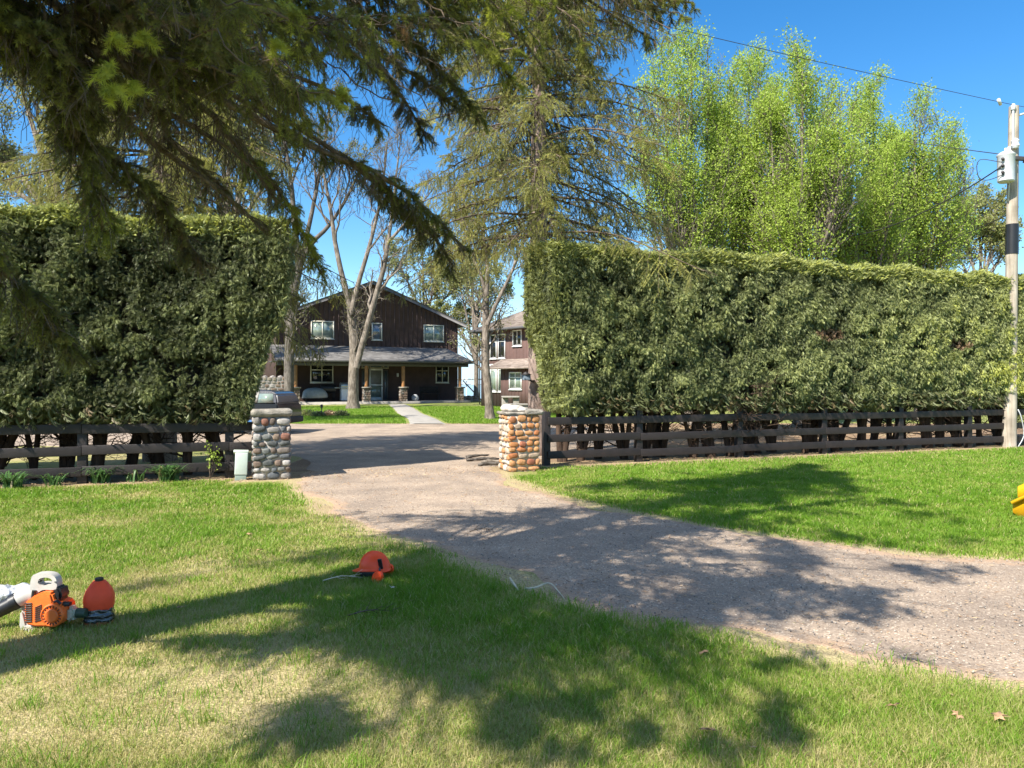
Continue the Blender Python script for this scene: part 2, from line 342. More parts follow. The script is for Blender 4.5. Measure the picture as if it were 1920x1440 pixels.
def ground_mat():
    m, nt, N, L, b = newmat('soil and thatch'); b.inputs['Roughness'].default_value = .95; b.inputs['Specular IOR Level'].default_value = .1
    at = N.new('ShaderNodeAttribute'); at.attribute_name = 'tint'
    tc = N.new('ShaderNodeTexCoord')
    no = N.new('ShaderNodeTexNoise'); no.inputs['Scale'].default_value = 9; no.inputs['Detail'].default_value = 8; no.inputs['Roughness'].default_value = .7; L.new(tc.outputs['Object'], no.inputs['Vector'])
    nf = N.new('ShaderNodeTexNoise'); nf.inputs['Scale'].default_value = 70; nf.inputs['Detail'].default_value = 4; L.new(tc.outputs['Object'], nf.inputs['Vector'])
    # tint: 0 dirt -> .35 straw thatch -> .6 mixed -> 1 green
    ad = N.new('ShaderNodeMath'); ad.operation = 'MULTIPLY_ADD'; ad.inputs[1].default_value = .30; L.new(no.outputs['Fac'], ad.inputs[0])
    sb = N.new('ShaderNodeMath'); sb.operation = 'ADD'; sb.inputs[1].default_value = -.15; L.new(at.outputs['Fac'], sb.inputs[0]); L.new(sb.outputs[0], ad.inputs[2])
    r = ramp(N, [(0, (.17, .11, .07)), (.2, (.29, .20, .125)), (.36, (.43, .35, .19)), (.6, (.26, .27, .085)), (1, (.12, .19, .028))]); L.new(ad.outputs[0], r.inputs['Fac'])
    r2 = ramp(N, [(.3, (.55,) * 3), (.7, (1.35,) * 3)]); L.new(nf.outputs['Fac'], r2.inputs['Fac'])
    mx = N.new('ShaderNodeMix'); mx.data_type = 'RGBA'; mx.blend_type = 'MULTIPLY'; mx.inputs['Factor'].default_value = 1
    L.new(r.outputs['Color'], mx.inputs[6]); L.new(r2.outputs['Color'], mx.inputs[7]); L.new(mx.outputs[2], b.inputs['Base Color'])
    bp = N.new('ShaderNodeBump'); bp.inputs['Strength'].default_value = .7; bp.inputs['Distance'].default_value = .03; L.new(nf.outputs['Fac'], bp.inputs['Height']); L.new(bp.outputs['Normal'], b.inputs['Normal'])
    return m
M['ground'] = ground_mat()
def drive_mat():
    m, nt, N, L, b = newmat('weathered chip seal'); b.inputs['Roughness'].default_value = .92; b.inputs['Specular IOR Level'].default_value = .2
    at = N.new('ShaderNodeAttribute'); at.attribute_name = 'tint'; tc = N.new('ShaderNodeTexCoord')
    no = N.new('ShaderNodeTexNoise'); no.inputs['Scale'].default_value = 1.3; no.inputs['Detail'].default_value = 6; L.new(tc.outputs['Object'], no.inputs['Vector'])
    vo = N.new('ShaderNodeTexVoronoi'); vo.inputs['Scale'].default_value = 85; L.new(tc.outputs['Object'], vo.inputs['Vector'])
    sep = N.new('ShaderNodeSeparateColor'); L.new(vo.outputs['Color'], sep.inputs[0])
    chips = ramp(N, [(0, (.27, .215, .165)), (.4, (.33, .265, .205)), (.75, (.375, .305, .235)), (.92, (.45, .37, .285)), (.975, (.60, .51, .40))], 'CONSTANT'); L.new(sep.outputs[0], chips.inputs['Fac'])
    lo = ramp(N, [(.3, (.72, .71, .72)), (.7, (1.2, 1.16, 1.12))]); L.new(no.outputs['Fac'], lo.inputs['Fac'])
    mx = N.new('ShaderNodeMix'); mx.data_type = 'RGBA'; mx.blend_type = 'MULTIPLY'; mx.inputs['Factor'].default_value = 1
    L.new(chips.outputs['Color'], mx.inputs[6]); L.new(lo.outputs['Color'], mx.inputs[7])
    n3 = N.new('ShaderNodeTexNoise'); n3.inputs['Scale'].default_value = 6; n3.inputs['Detail'].default_value = 7; n3.inputs['Roughness'].default_value = .7; L.new(tc.outputs['Object'], n3.inputs['Vector'])
    ad = N.new('ShaderNodeMath'); ad.operation = 'ADD'; L.new(at.outputs['Fac'], ad.inputs[0]); L.new(n3.outputs['Fac'], ad.inputs[1])
    dr = ramp(N, [(.82, (0, 0, 0)), (1.0, (1, 1, 1))]); L.new(ad.outputs[0], dr.inputs['Fac'])
    dirt = ramp(N, [(.3, (.30, .20, .135)), (.7, (.46, .33, .22))]); 
    nf = N.new('ShaderNodeTexNoise'); nf.inputs['Scale'].default_value = 60; nf.inputs['Detail'].default_value = 4; L.new(tc.outputs['Object'], nf.inputs['Vector']); L.new(nf.outputs['Fac'], dirt.inputs['Fac'])
    m2 = N.new('ShaderNodeMix'); m2.data_type = 'RGBA'; L.new(dr.outputs['Color'], m2.inputs['Factor']); L.new(mx.outputs[2], m2.inputs[6]); L.new(dirt.outputs['Color'], m2.inputs[7])
    L.new(m2.outputs[2], b.inputs['Base Color'])
    bp = N.new('ShaderNodeBump'); bp.inputs['Strength'].default_value = .55; bp.inputs['Distance'].default_value = .012; L.new(vo.outputs['Distance'], bp.inputs['Height']); L.new(bp.outputs['Normal'], b.inputs['Normal'])
    return m
M['drive'] = drive_mat()
def shingle_mat(name, c0, c1):
    m, nt, N, L, b = newmat(name); b.inputs['Roughness'].default_value = .9; b.inputs['Specular IOR Level'].default_value = .2
    tc = N.new('ShaderNodeTexCoord'); sp = N.new('ShaderNodeSeparateXYZ'); L.new(tc.outputs['Object'], sp.inputs[0])
    mu = N.new('ShaderNodeMath'); mu.operation = 'MULTIPLY'; mu.inputs[1].default_value = 18; L.new(sp.outputs['Z'], mu.inputs[0])
    fr = N.new('ShaderNodeMath'); fr.operation = 'FRACT'; L.new(mu.outputs[0], fr.inputs[0])
    rl = ramp(N, [(0, (.62,) * 3), (.18, (1,) * 3)]); L.new(fr.outputs[0], rl.inputs['Fac'])
    mp = N.new('ShaderNodeMapping'); mp.inputs['Scale'].default_value = (3.2, 3.2, 18); L.new(tc.outputs['Object'], mp.inputs['Vector'])
    vo = N.new('ShaderNodeTexVoronoi'); vo.inputs['Scale'].default_value = 1; L.new(mp.outputs[0], vo.inputs['Vector'])
    sep = N.new('ShaderNodeSeparateColor'); L.new(vo.outputs['Color'], sep.inputs[0])
    rc = ramp(N, [(0, c0), (1, c1)]); L.new(sep.outputs[0], rc.inputs['Fac'])
    mx = N.new('ShaderNodeMix'); mx.data_type = 'RGBA'; mx.blend_type = 'MULTIPLY'; mx.inputs['Factor'].default_value = 1
    L.new(rc.outputs['Color'], mx.inputs[6]); L.new(rl.outputs['Color'], mx.inputs[7]); L.new(mx.outputs[2], b.inputs['Base Color'])
    return m
M['shingle'] = shingle_mat('grey shingles', (.10, .095, .09), (.20, .19, .18))
M['shingle_brown'] = shingle_mat('weathered brown shingles', (.19, .15, .125), (.33, .27, .23))
def water_mat():
    m, nt, N, L, b = newmat('lake water'); b.inputs['Base Color'].default_value = (.05, .09, .13, 1); b.inputs['Roughness'].default_value = .12
    tc = N.new('ShaderNodeTexCoord'); no = N.new('ShaderNodeTexNoise'); no.inputs['Scale'].default_value = .8; no.inputs['Detail'].default_value = 6; L.new(tc.outputs['Object'], no.inputs['Vector'])
    bp = N.new('ShaderNodeBump'); bp.inputs['Strength'].default_value = .4; bp.inputs['Distance'].default_value = .2; L.new(no.outputs['Fac'], bp.inputs['Height']); L.new(bp.outputs['Normal'], b.inputs['Normal'])
    return m
M['water'] = water_mat()

# ------------------------------------------------------------------ ground, driveway, lake
E1 = [(-3.72, 13.6), (-3.55, 12.4), (-3.0, 10.8), (-2.3, 9.35), (-1.55, 8.25), (-.67, 7.2), (.47, 5.5), (1.73, 4.5), (2.75, 3.95), (5, 3.35), (14, 2.6)]
E2 = [(-.28, 14.4), (-.22, 13.2), (.32, 11.2), (1.0, 9.9), (2.05, 8.5), (3.0, 7.55), (3.75, 7.05), (4.6, 6.7), (7, 6.3), (14, 6.0)]
LOOP = [(-16, 20.5), (-9, 19.0), (-5.5, 17.2), (-4.2, 15.2), (-3.72, 13.6), (-.28, 14.4), (-.1, 15.4), (1.2, 16.2), (6, 17.8), (14, 21.5), (22, 25), (22, 29), (10, 28.6), (0, 28.4), (-8, 28.6), (-11, 28.0), (-16, 26)]
DRIVE = E1 + E2[::-1]
FA, FB = A([-10.0, 10.86]), A([13.6, 19.4])     # fence line (left end, right end)
def fence_y(x): return FA[1] + (x - FA[0]) / (FB[0] - FA[0]) * (FB[1] - FA[1])
PATH_L = [(-7.65, 45.6), (-6.6, 41), (-5.6, 36), (-4.6, 32), (-4.0, 28.3)]
PATH_R = [(-6.35, 45.6), (-5.3, 41), (-4.25, 36), (-3.2, 32), (-2.35, 28.3)]

def lawn_dry(x, y):
    """0 straw .. 1 lush"""
    n = fbm(x * .55 + 3, y * .75 + 7, 0, 4); big = fbm(x * .16 + 11, y * .22 + 2, 6, 2)
    right = sstep(-.5, 2.0, x - (y < 6) * 100) * sstep(5.5, 8.0, y)
    edge = np.minimum(polydist(x, y, E1), polydist(x, y, E2))
    g = .53 + 1.3 * (n - .5) + .6 * (big - .5)
    g = g + .17 * sstep(8.5, 10.5, y) * (1 - right)
    g = g * (1 - right) + right * (.92 + .35 * (n - .5))
    g = np.where(y > 26, .72 + .3 * (n - .5), g)
    g = g + .2 * sstep(1.6, .3, polydist(x, y, [(-2.2, 8.6), (-1.2, 6.9), (.1, 5.3), (1.6, 4.3), (3, 3.6)]))
    return np.clip(g, 0, 1)
def ground_tint(x, y):
    g = .34 + .5 * lawn_dry(x, y) ** 1.2
    fy = fence_y(x); dirt = sstep(.75, .35, np.abs(y - fy + .45 * 0 - .2) - .35)          # bed along the fence
    dirt = np.maximum(dirt, sstep(fy + .1, fy + .4, y) * sstep(4.2, 2.6, y - fy))
    gate = (x > -4.4) & (x < .2) & (np.abs(y - fy) < 2)
    e = np.minimum(polydist(x, y, E1), polydist(x, y, E2)); dirt = np.maximum(dirt, .8 * sstep(.38, .05, e))
    n = fbm(x * 1.2, y * 1.2, 9, 3)
    d2 = np.clip(dirt + (n - .5) * .8 * (dirt > .02), 0, 1)
    g = g * (1 - d2) + d2 * (.14 + .2 * n)
    lp = inpoly(x, y, LOOP)
    back = (y > fy + .5) & (y < 29); bg = .10 + .30 * (n - .3) + .35 * ((x < -4.5) & (y < 19.5)) * sstep(1.0, 2.2, y - fy)
    return np.where(back, np.clip(bg, .05, .9), g)

xs = np.unique(np.r_[-900, -400, -200, -120, -80, np.arange(-60, -12, 2.0), np.arange(-12, 15, .11), np.arange(15, 60, 2.0), 80, 120, 200, 400, 900])
ys = np.unique(np.r_[-300, -120, -60, -30, -16, -8, -4, np.arange(-2, 2, .5), np.arange(2, 17, .10), np.arange(17, 30, .3), np.arange(30, 80, 1.0), 90, 140])
X, Y = np.meshgrid(xs, ys); Xf, Yf = X.ravel(), Y.ravel()
ga = Acc(); nx, ny = len(xs), len(ys); ii = (np.arange(ny - 1)[:, None] * nx + np.arange(nx - 1)[None]).ravel()
ga.add(np.stack([Xf, Yf, gz(Xf, Yf)], 1), Q=np.stack([ii, ii + 1, ii + nx + 1, ii + nx], 1), tint=ground_tint(Xf, Yf))
tag(build(ga, 'ground', M['ground'], smooth=True), 'lawn soil with straw thatch and bare dirt along the fence', 'ground', kind='structure')

rng = np.random.RandomState(1)
def strip(name, L, R, m, k, z, mat, jit=.1, edge=.5, label='', smooth=True, inner=0.0):
    l = resample(A([(a, b) for a, b in L], float), m); r = resample(A([(a, b) for a, b in R], float), m)
    t = np.linspace(0, 1, k); G = l[:, None] * (1 - t)[None, :, None] + r[:, None] * t[None, :, None]
    lat = nrm(r - l); sl = np.r_[0, np.cumsum(np.linalg.norm(np.diff(l, axis=0), axis=1))]; f0, f1 = 6.0 * jit * (fbm(sl * 1.3, sl * 0 + 3, 2, 4) - .5), 6.0 * jit * (fbm(sl * 1.3 + 50, sl * 0 + 9, 5, 4) - .5)
    G = G + lat[:, None] * (f0[:, None] * (1 - t)[None] ** 3 + f1[:, None] * t[None] ** 3)[..., None]; x, y = G[..., 0].ravel(), G[..., 1].ravel()
    w_ = np.linalg.norm(l - r, axis=1)[:, None]; de = np.minimum(t, 1 - t)[None] * w_
    tint = (edge * np.exp(-de / .35)).ravel() + inner * (fbm(x * .6, y * .6, 12, 3) - .55) + (inner > 0) * .17 * np.tile(np.cos(t * 4 * math.pi), m)
    ac = Acc(); ii = (np.arange(m - 1)[:, None] * k + np.arange(k - 1)[None]).ravel()
    ze = np.broadcast_to(np.where((t == 0) | (t == 1), -.02, z)[None], (m, k)).ravel()
    ac.add(np.stack([x, y, gz(x, y) + ze], 1), Q=np.stack([ii, ii + 1, ii + k + 1, ii + k], 1), tint=tint)
    return tag(build(ac, name, mat, smooth=smooth), label, 'road', kind='structure')
strip('driveway', E1, E2, 320, 40, .004, M['drive'], .09, .5, 'weathered gravelly driveway curving right from the gate', inner=.5)
LN = [(-16, 19.6), (-9, 18.6), (-5.6, 17.2), (-4.15, 15.2), (-3.65, 13.5), (-2.0, 13.9), (-.3, 14.3), (-.05, 15.3), (.9, 16.2), (2.4, 17.6), (3.6, 20), (3.9, 23)]
LF = [(-16, 26), (-11.5, 28.0), (-9, 28.5), (-7, 28.7), (-5.5, 28.7), (-4, 28.6), (-2.3, 28.6), (-1.2, 28.6), (.3, 28.5), (1.8, 28.0), (3.0, 26.8), (3.7, 25)]
strip('gravel_court', LN, LF, 160, 60, .009, M['drive'], .06, .35, 'sunlit gravel turning court between the gate and the house lawn')
strip('path', PATH_L, PATH_R, 40, 6, .03, M['concrete'], .02, 0, 'pale concrete walk from the court to the porch')
la = Acc(); la.add([(-4000, 58, -1.35), (4000, 58, -1.35), (4000, 9000, -1.35), (-4000, 9000, -1.35)], Q=[(0, 1, 2, 3)])
tag(build(la, 'lake', M['water']), 'lake water behind the houses', 'lake', kind='structure')

# ------------------------------------------------------------------ houses
def window(parent, fr, t0, t1, z0, z1, pane, cols=2, transom=None, fw=.07, v=.0, frame=None):
    f = Acc(); o = .045
    fr.box(f, t0, t0 + fw, v, v + o, z0, z1); fr.box(f, t1 - fw, t1, v, v + o, z0, z1)
    fr.box(f, t0 + fw, t1 - fw, v, v + o, z1 - fw, z1); fr.box(f, t0 + fw, t1 - fw, v, v + o, z0, z0 + fw)
    for k in range(1, cols):
        tm = t0 + (t1 - t0) * k / cols; fr.box(f, tm - fw * .4, tm + fw * .4, v, v + o - .004, z0 + fw, z1 - fw)
    if transom: fr.box(f, t0 + fw, t1 - fw, v, v + o - .008, transom - fw * .4, transom + fw * .4)
    fr.box(f, t0 - .03, t1 + .03, v, v + .07, z0 - .04, z0)
    wo = build(f, 'window', frame or M['win_frame'], parent)
    g = Acc(); fr.box(g, t0 + fw, t1 - fw, v + .004, v + .015, z0 + fw, z1 - fw)
    build(g, 'pane', pane, wo); return wo

HA = 26.0
H = Fr([-9.2, 49, 0], math.radians(HA))
gh = .35
house = thing('brown_house', 'two storey dark brown gabled house with a full width front porch', 'house', H.p(0, 0, gh))
wa = Acc(); HW = 6.06
H.prism(wa, [(-HW, gh - .3), (HW, gh - .3), (HW, 8.35 - .4 * HW - .2), (0, 8.15), (-HW, 8.35 - .4 * HW - .2)], -.2, 0)
H.box(wa, -HW, -HW + .2, -12, -.2, gh - .3, 8.35 - .4 * HW - .2); H.box(wa, HW - .2, HW, -12, -.2, gh - .3, 8.35 - .4 * HW - .2)
H.prism(wa, [(-HW, gh - .3), (HW, gh - .3), (HW, 8.35 - .4 * HW - .2), (0, 8.15), (-HW, 8.35 - .4 * HW - .2)], -12.2, -12)
for k in range(-19, 20):                                  # battens
    t = k * .31; top = 8.35 - .4 * abs(t) - .22
    H.box(wa, t - .02, t + .02, 0, .018, 3.98, top)
for k in range(1, 38): H.box(wa, -HW - .018, -HW, -.31 * k - .02, -.31 * k + .02, gh, 5.7)
build(wa, 'wall', M['siding'], house)
ra = Acc()
for s in (-1, 1):
    n = [(0, 8.35), (s * 6.55, 8.35 - .4 * 6.55), (s * 6.55, 8.35 - .4 * 6.55 - .17), (0, 8.18)]
    H.prism(ra, n if s > 0 else n[::-1], -12.6, .28)
roof = build(ra, 'roof', M['shingle'], house)
fa = Acc()
for s in (-1, 1):
    n = [(0, 8.36), (s * 6.58, 8.36 - .4 * 6.58), (s * 6.58, 8.36 - .4 * 6.58 - .25), (0, 8.11)]
    H.prism(fa, n if s > 0 else n[::-1], .282, .33)
build(fa, 'fascia', M['fascia'], roof)
va = Acc()
for t, hh in ((-4.6, .3), (-4.25, .4)):
    c = H.p(t, -2.5, 8.35 - .4 * abs(t)); tube(va, [c - A([0, 0, .1]), c + A([0, 0, hh])], .05, 8)
build(va, 'vent_pipe', M['trim_dark'], roof)
for px, w_ in ((604.5, 1.46), (706.5, .7), (813, 1.46)):
    t = H.solve(px); window(house, H, t - w_ / 2, t + w_ / 2, 4.48, 5.62, M['glass_curtain'] if w_ > 1 else M['glass_sky'], 2 if w_ > 1 else 1, v=.02)
for px, w_ in ((603.5, 1.45), (829, .95)):
    t = H.solve(px); window(house, H, t - w_ / 2, t + w_ / 2, 1.68, 2.88, M['glass_dark'], 2, 2.5)
# entrance
t = H.solve(705)
da = Acc(); H.box(da, t - .45, t - .36, 0, .05, .5, 2.6); H.box(da, t + .36, t + .45, 0, .05, .5, 2.6); H.box(da, t - .36, t + .36, 0, .05, 2.5, 2.6); H.box(da, t - .36, t + .36, .0, .05, .5, .72)
H.box(da, t - .36, t + .36, .0, .046, 1.5, 1.58)
door = build(da, 'door', M['white'], house)
g = Acc(); H.box(g, t - .36, t + .36, .005, .02, .72, 1.5); build(g, 'pane', M['glass_curtain'], door)
g = Acc(); H.box(g, t - .36, t + .36, .005, .02, 1.58, 2.5); build(g, 'screen', pmat('door screen', (.2, .2, .19), .8), door)
g = Acc(); tube(g, [H.p(t + .4, .05, 1.45), H.p(t + .4, .11, 1.45)], .025); tube(g, [H.p(t + .4, .11, 1.45), H.p(t + .3, .11, 1.45)], .014); build(g, 'handle', M['black'], door)
for a, b in ((-.95, -.5), (.5, .82)): window(house, H, t + a, t + b, .55, 2.55, M['glass_sky'], 1, fw=.09, frame=M['fascia'])
for a, b in ((-.95, -.5), (-.42, .42), (.5, .82)): window(house, H, t + a, t + b, 2.66, 3.05, M['glass_sky'], 1, fw=.03)
la = Acc(); boxM(la, Matrix.Translation(H.p(t + 1.45, .09, 2.2)) @ Matrix.Rotation(math.radians(HA), 4, 'Z'), (.12, .14, .24), .02); build(la, 'wall_lamp', M['lens'], house)
# porch
pa = Acc(); H.box(pa, -6.1, 6.0, .02, 2.45, .1, .5); build(pa, 'porch_floor', M['concrete'], house)
pr = Acc()
V = H.pts([(-6.5, .03, 4.05), (5.2, .03, 4.05), (6.05, 2.65, 3.12), (-6.5, 2.65, 3.12), (6.05, .03, 3.12), (-6.5, .03, 3.0), (6.05, .03, 3.0), (6.05, 2.65, 3.0), (-6.5, 2.65, 3.0)])
pr.add(V, T=[(1, 2, 4)], Q=[(0, 3, 2, 1)])
pr.add(V + A([0, 0, -.10]), T=[(1, 4, 2)], Q=[(0, 1, 2, 3)])
proof = build(pr, 'porch_roof', M['shingle'], house)
pf = Acc(); H.box(pf, -6.52, 6.12, 2.652, 2.72, 2.93, 3.14); H.box(pf, 6.052, 6.12, .03, 2.652, 2.93, 3.14); H.box(pf, -6.52, 6.05, .05, 2.65, 2.95, 2.99); H.box(pf, -6.3, 5.9, 2.1, 2.3, 2.72, 2.95)
build(pf, 'porch_fascia', M['fascia'], proof)
pposts = [H.solve(px, 2.2) for px in (554, 687, 756, 862)]
sr = np.random.RandomState(4)
def stone_face(acc, o, ux, uz, nrm_, W, Ht, rng, hmin, hmax, amin, amax, depth, tintf, res=2, bond=.012, sharp=.6):
    z = 0
    while z < Ht - .02:
        h = min(rng.uniform(hmin, hmax), Ht - z)
        if Ht - z - h < hmin * .6: h = Ht - z
        x = -.02
        while x < W - .02:
            a = min(rng.uniform(amin, amax), W - x + .02)
            if W - x - a < amin * .6: a = W - x + .02
            bm = bmesh.new(); bmesh.ops.create_icosphere(bm, subdivisions=res, radius=1.0)
            pw = rng.uniform(.55, .85); sd = rng.rand() * 50; zj = rng.uniform(-.012, .012)
            rot = rng.uniform(-.4, .4); hs = rng.uniform(.88, 1.06)
            V = A([v.co[:] for v in bm.verts]); V = np.sign(V) * np.abs(V) ** pw
            V *= (1 + .16 * (fbm(V[:, 0] * 1.3 + sd, V[:, 1] * 1.3 + V[:, 2] + sd, 2, 2) - .5))[:, None]
            px_ = V[:, 0] * (a - bond) / 2; pz_ = V[:, 2] * (h - bond) / 2 * hs
            px_, pz_ = px_ * math.cos(rot) - pz_ * math.sin(rot) * .6, px_ * math.sin(rot) * .5 + pz_ * math.cos(rot)
            c = o + ux * (x + a / 2) + uz * (z + h / 2 + zj) - nrm_ * depth * .25
            W3 = c + px_[:, None] * ux + pz_[:, None] * uz + (V[:, 1] * depth * rng.uniform(.8, 1.15))[:, None] * nrm_
            T = [[v.index for v in f.verts] for f in bm.faces]; bm.free()
            acc.add(W3, T=T, tint=tintf()); x += a
        z += h
for k, tp in enumerate(pposts):
    po = Acc(); c = H.p(tp, 2.2, 0)
    tube(po, [c + A([0, 0, 1.42]), c + A([0, 0, 2.75])], .115, 12); build(po, 'porch_post', M['post_wood'], house, 'auto')
    st = Acc(); H.box(st, tp - .21, tp + .21, 1.99, 2.41, .1, 1.33, tint=.05)
    for o_, ux, nn in ((H.p(tp - .22, 2.41, .1), H.u, H.v), (H.p(tp - .21, 1.99, .1), H.v, -H.u)):
        stone_face(st, o_, ux, H.z, nn, .44, 1.23, sr, .12, .22, .12, .26, .035, lambda: sr.choice([0, 3, 4, 8, 11, 1]) / 12 + .04, res=1)
    pb = build(st, 'stone_base', M['stone_mixed'], house, 'auto')
    cp = Acc(); H.box(cp, tp - .28, tp + .28, 1.92, 2.48, 1.332, 1.42); build(cp, 'cap', M['stone_cap'], pb)

# second house: wall seen at a slant
G2 = Fr([-1.82, 44, 0], math.radians(-50))
h2 = thing('red_brown_house', 'red brown board sided house with tall windows behind the right hedge', 'house', G2.p(0, 0, .3))
wa = Acc(); G2.box(wa, 0, 11, -8, 0, .05, 4.85)
for k in range(1, 38): G2.box(wa, k * .29 - .02, k * .29 + .02, 0, .02, .1, 4.8)
build(wa, 'wall', M['siding_red'], h2)
ra = Acc(); o = .55
V = G2.pts([(-o, o, 4.72), (11 + o, o, 4.72), (11 + o, -8 - o, 4.72), (-o, -8 - o, 4.72), (3.6, -4, 7.0), (7.4, -4, 7.0)])
ra.add(V, T=[(0, 4, 3), (1, 2, 5)], Q=[(0, 1, 5, 4), (2, 3, 4, 5), (0, 3, 2, 1)])
rf = build(ra, 'roof', M['shingle_brown'], h2)
fa = Acc(); G2.box(fa, -o, 11 + o, o + .002, o + .05, 4.6, 4.74); G2.box(fa, -o - .05, -o - .002, -8 - o, o, 4.6, 4.74); build(fa, 'gutter', M['fascia'], rf)
ga = Acc(); tube(ga, [G2.p(-o + .1, o, 4.62), G2.p(-.06, .06, 4.3), G2.p(-.06, .06, .4)], .04, 6); build(ga, 'downspout', M['trim_dark'], h2)
for a, b in ((919.5, 932), (934.5, 948)):
    t0, t1 = G2.solve(a), G2.solve(b)
    window(h2, G2, t0, t1, 3.05, 4.45, M['glass_dark'], 1, 4.02, fw=.06, v=.01, frame=M['white'])
    window(h2, G2, t0, t1, 1.15, 2.75, M['glass_curtain'], 1, 2.4, fw=.06, v=.01, frame=M['white'])
t0, t1 = G2.solve(962), G2.solve(979); window(h2, G2, t0, t1, 3.7, 4.6, M['glass_dark'], 2, fw=.06, v=.01, frame=M['white'])
t0 = G2.solve(948); 
ba = Acc(); G2.box(ba, t0 + .35, t0 + 4.2, .02, .62, .1, 2.42); 
for k in range(14): G2.box(ba, t0 + .35 + k * .29, t0 + .39 + k * .29, .62, .64, .1, 2.4)
bay = build(ba, 'bay', M['siding_red'], h2)
br = Acc(); V = G2.pts([(t0 - .35, .02, 3.0), (t0 + 4.6, .02, 3.0), (t0 + 4.6, 1.15, 2.48), (t0 - .35, 1.15, 2.48), (t0 - .35, .02, 2.48), (t0 + 4.6, .02, 2.48)])
br.add(V, T=[(0, 4, 3), (1, 2, 5)], Q=[(0, 3, 2, 1), (3, 4, 5, 2)]); G2.box(br, t0 - .36, t0 + 4.6, 1.152, 1.19, 2.40, 2.52); build(br, 'bay_roof', M['shingle_brown'], bay)
fr2 = Fr(G2.p(0, .62, 0), math.radians(-50))
window(bay, fr2, fr2.solve(955.5), fr2.solve(979), 1.3, 2.25, M['glass_curtain'], 2, 1.95, fw=.07, v=.01, frame=M['white'])
fa = Acc(); G2.box(fa, -.03, 10, .0, .03, .1, .3); build(fa, 'plinth', M['concrete'], h2)

# little garage far left, fieldstone wall
GA = Fr([-18.8, 56, 0], math.radians(8))
gt = thing('garage', 'pale low garage with dark eave seen past the left side of the brown house', 'garage', GA.p(0, 0, .3))
a_ = Acc(); GA.box(a_, -2.6, 1.6, -5, 0, 0, 2.9); build(a_, 'wall', pmat('pale grey siding', (.42, .42, .42), .7), gt)
a_ = Acc(); GA.prism(a_, [(-3.0, 2.9), (2.0, 2.9), (2.0, 3.05), (-.5, 4.3), (-3.0, 3.05)], -5.3, .4); build(a_, 'roof', M['shingle'], gt)
window(gt, GA, -.6, .8, 1.5, 2.4, M['glass_dark'], 2)
sw = Acc(); SW = Fr([-13.5, 40.5, 0], math.radians(20))
SW.box(sw, -2.5, 1.1, -.4, 0, .1, 1.95, tint=.36)
stone_face(sw, SW.p(-2.5, 0, .15), SW.u, SW.z, SW.v, 3.6, 1.85, sr, .14, .24, .16, .34, .06, lambda: sr.choice([0, 1, 3, 4, 8, 10, 5]) / 12 + .04, res=1)
for k in range(9):
    bm = bmesh.new(); bmesh.ops.create_icosphere(bm, subdivisions=1, radius=.14); addbm(sw, bm, Matrix.Translation(SW.p(-2.3 + k * .4, -.2, 1.98)) @ Matrix.Diagonal((1.2, 1, .7, 1)), sr.choice([0, 1, 4, 8]) / 12 + .04)
tag(build(sw, 'fieldstone_wall', M['stone_mixed'], smooth='auto', loc=SW.p(0, 0, .3)), 'round fieldstone wall standing left of the brown house', 'stone wall')
# retaining stones right of the brown house
rt = Acc(); RT = Fr([-4.2, 52.6, 0], math.radians(6)); RT.box(rt, 0.1, 1.9, -.6, 0, .1, .75, tint=.36)
stone_face(rt, RT.p(.05, 0, .15), RT.u, RT.z, RT.v, 1.9, .65, sr, .14, .2, .25, .6, .06, lambda: sr.choice([0, 3, 8, 11]) / 12 + .04, res=1)
tag(build(rt, 'retaining_wall', M['stone_mixed'], smooth='auto', loc=RT.p(0, 0, .3)), 'low tan stone retaining wall between the two houses', 'stone wall')
# boat lift by the lake
bl = thing('boat_lift', 'thin white metal boat lift frame by the lake between the houses', 'boat lift', (-3.4, 64, -1.2))
rl = Acc()
for x in (-5.2, -3.9, -2.6): tube(rl, [(x, 64, -1.4), (x, 64, 2.05)], .035, 6)
tube(rl, [(-5.6, 64, 2.0), (-2.3, 64, 2.0)], .06, 6); tube(rl, [(-5.6, 64, 1.55), (-2.3, 64, 1.55)], .03, 6)
build(rl, 'frame', M['white'], bl)
dk = Acc(); tube(dk, [(-4.2, 63.9, 1.9), (-2.6, 63.9, .2)], .06, 6); tube(dk, [(-3.9, 63.9, .1), (-2.4, 63.9, .1)], .05, 6); build(dk, 'cradle_arm', M['trim_dark'], bl)

# porch furniture
pz = .5
c = H.p(H.solve(590, 1.2), 1.2, pz)
bm = bmesh.new(); bmesh.ops.create_icosphere(bm, subdivisions=3, radius=1)
for v in bm.verts:
    x, y, z = v.co; k = 1 + .18 * (float(fbm(x * 2 + 9, y * 2 + z * 3 + 4, 1, 3)) - .5)
    v.co = Vector((math.copysign(abs(x)**.6, x) * .78 * k, y * .42 * k, max(-.12, z * .5) * k + .35))
ta = Acc(); addbm(ta, bm, Matrix.Translation(Vector(c)) @ Matrix.Rotation(math.radians(HA), 4, 'Z'))
cov = thing('covered_grill', 'low grill under a crumpled grey tarp at the left of the porch', 'covered grill', c)
build(ta, 'tarp', M['tarp'], cov, True)
for s in (-.5, .5):
    wl = Acc(); q = c + H.u * s; tube(wl, [q + H.v * -.3, q + H.v * .3], .03, 8); tube(wl, [q + A([0, 0, .0]), q + A([0, 0, .3])], .04, 8)
    build(wl, 'leg', M['black'], cov)
c = H.p(H.solve(648, 1.0), 1.0, pz)
gr = thing('gas_grill', 'stainless gas grill on the porch left of the door', 'grill', c)
RM = Matrix.Translation(Vector(c)) @ Matrix.Rotation(math.radians(HA), 4, 'Z')
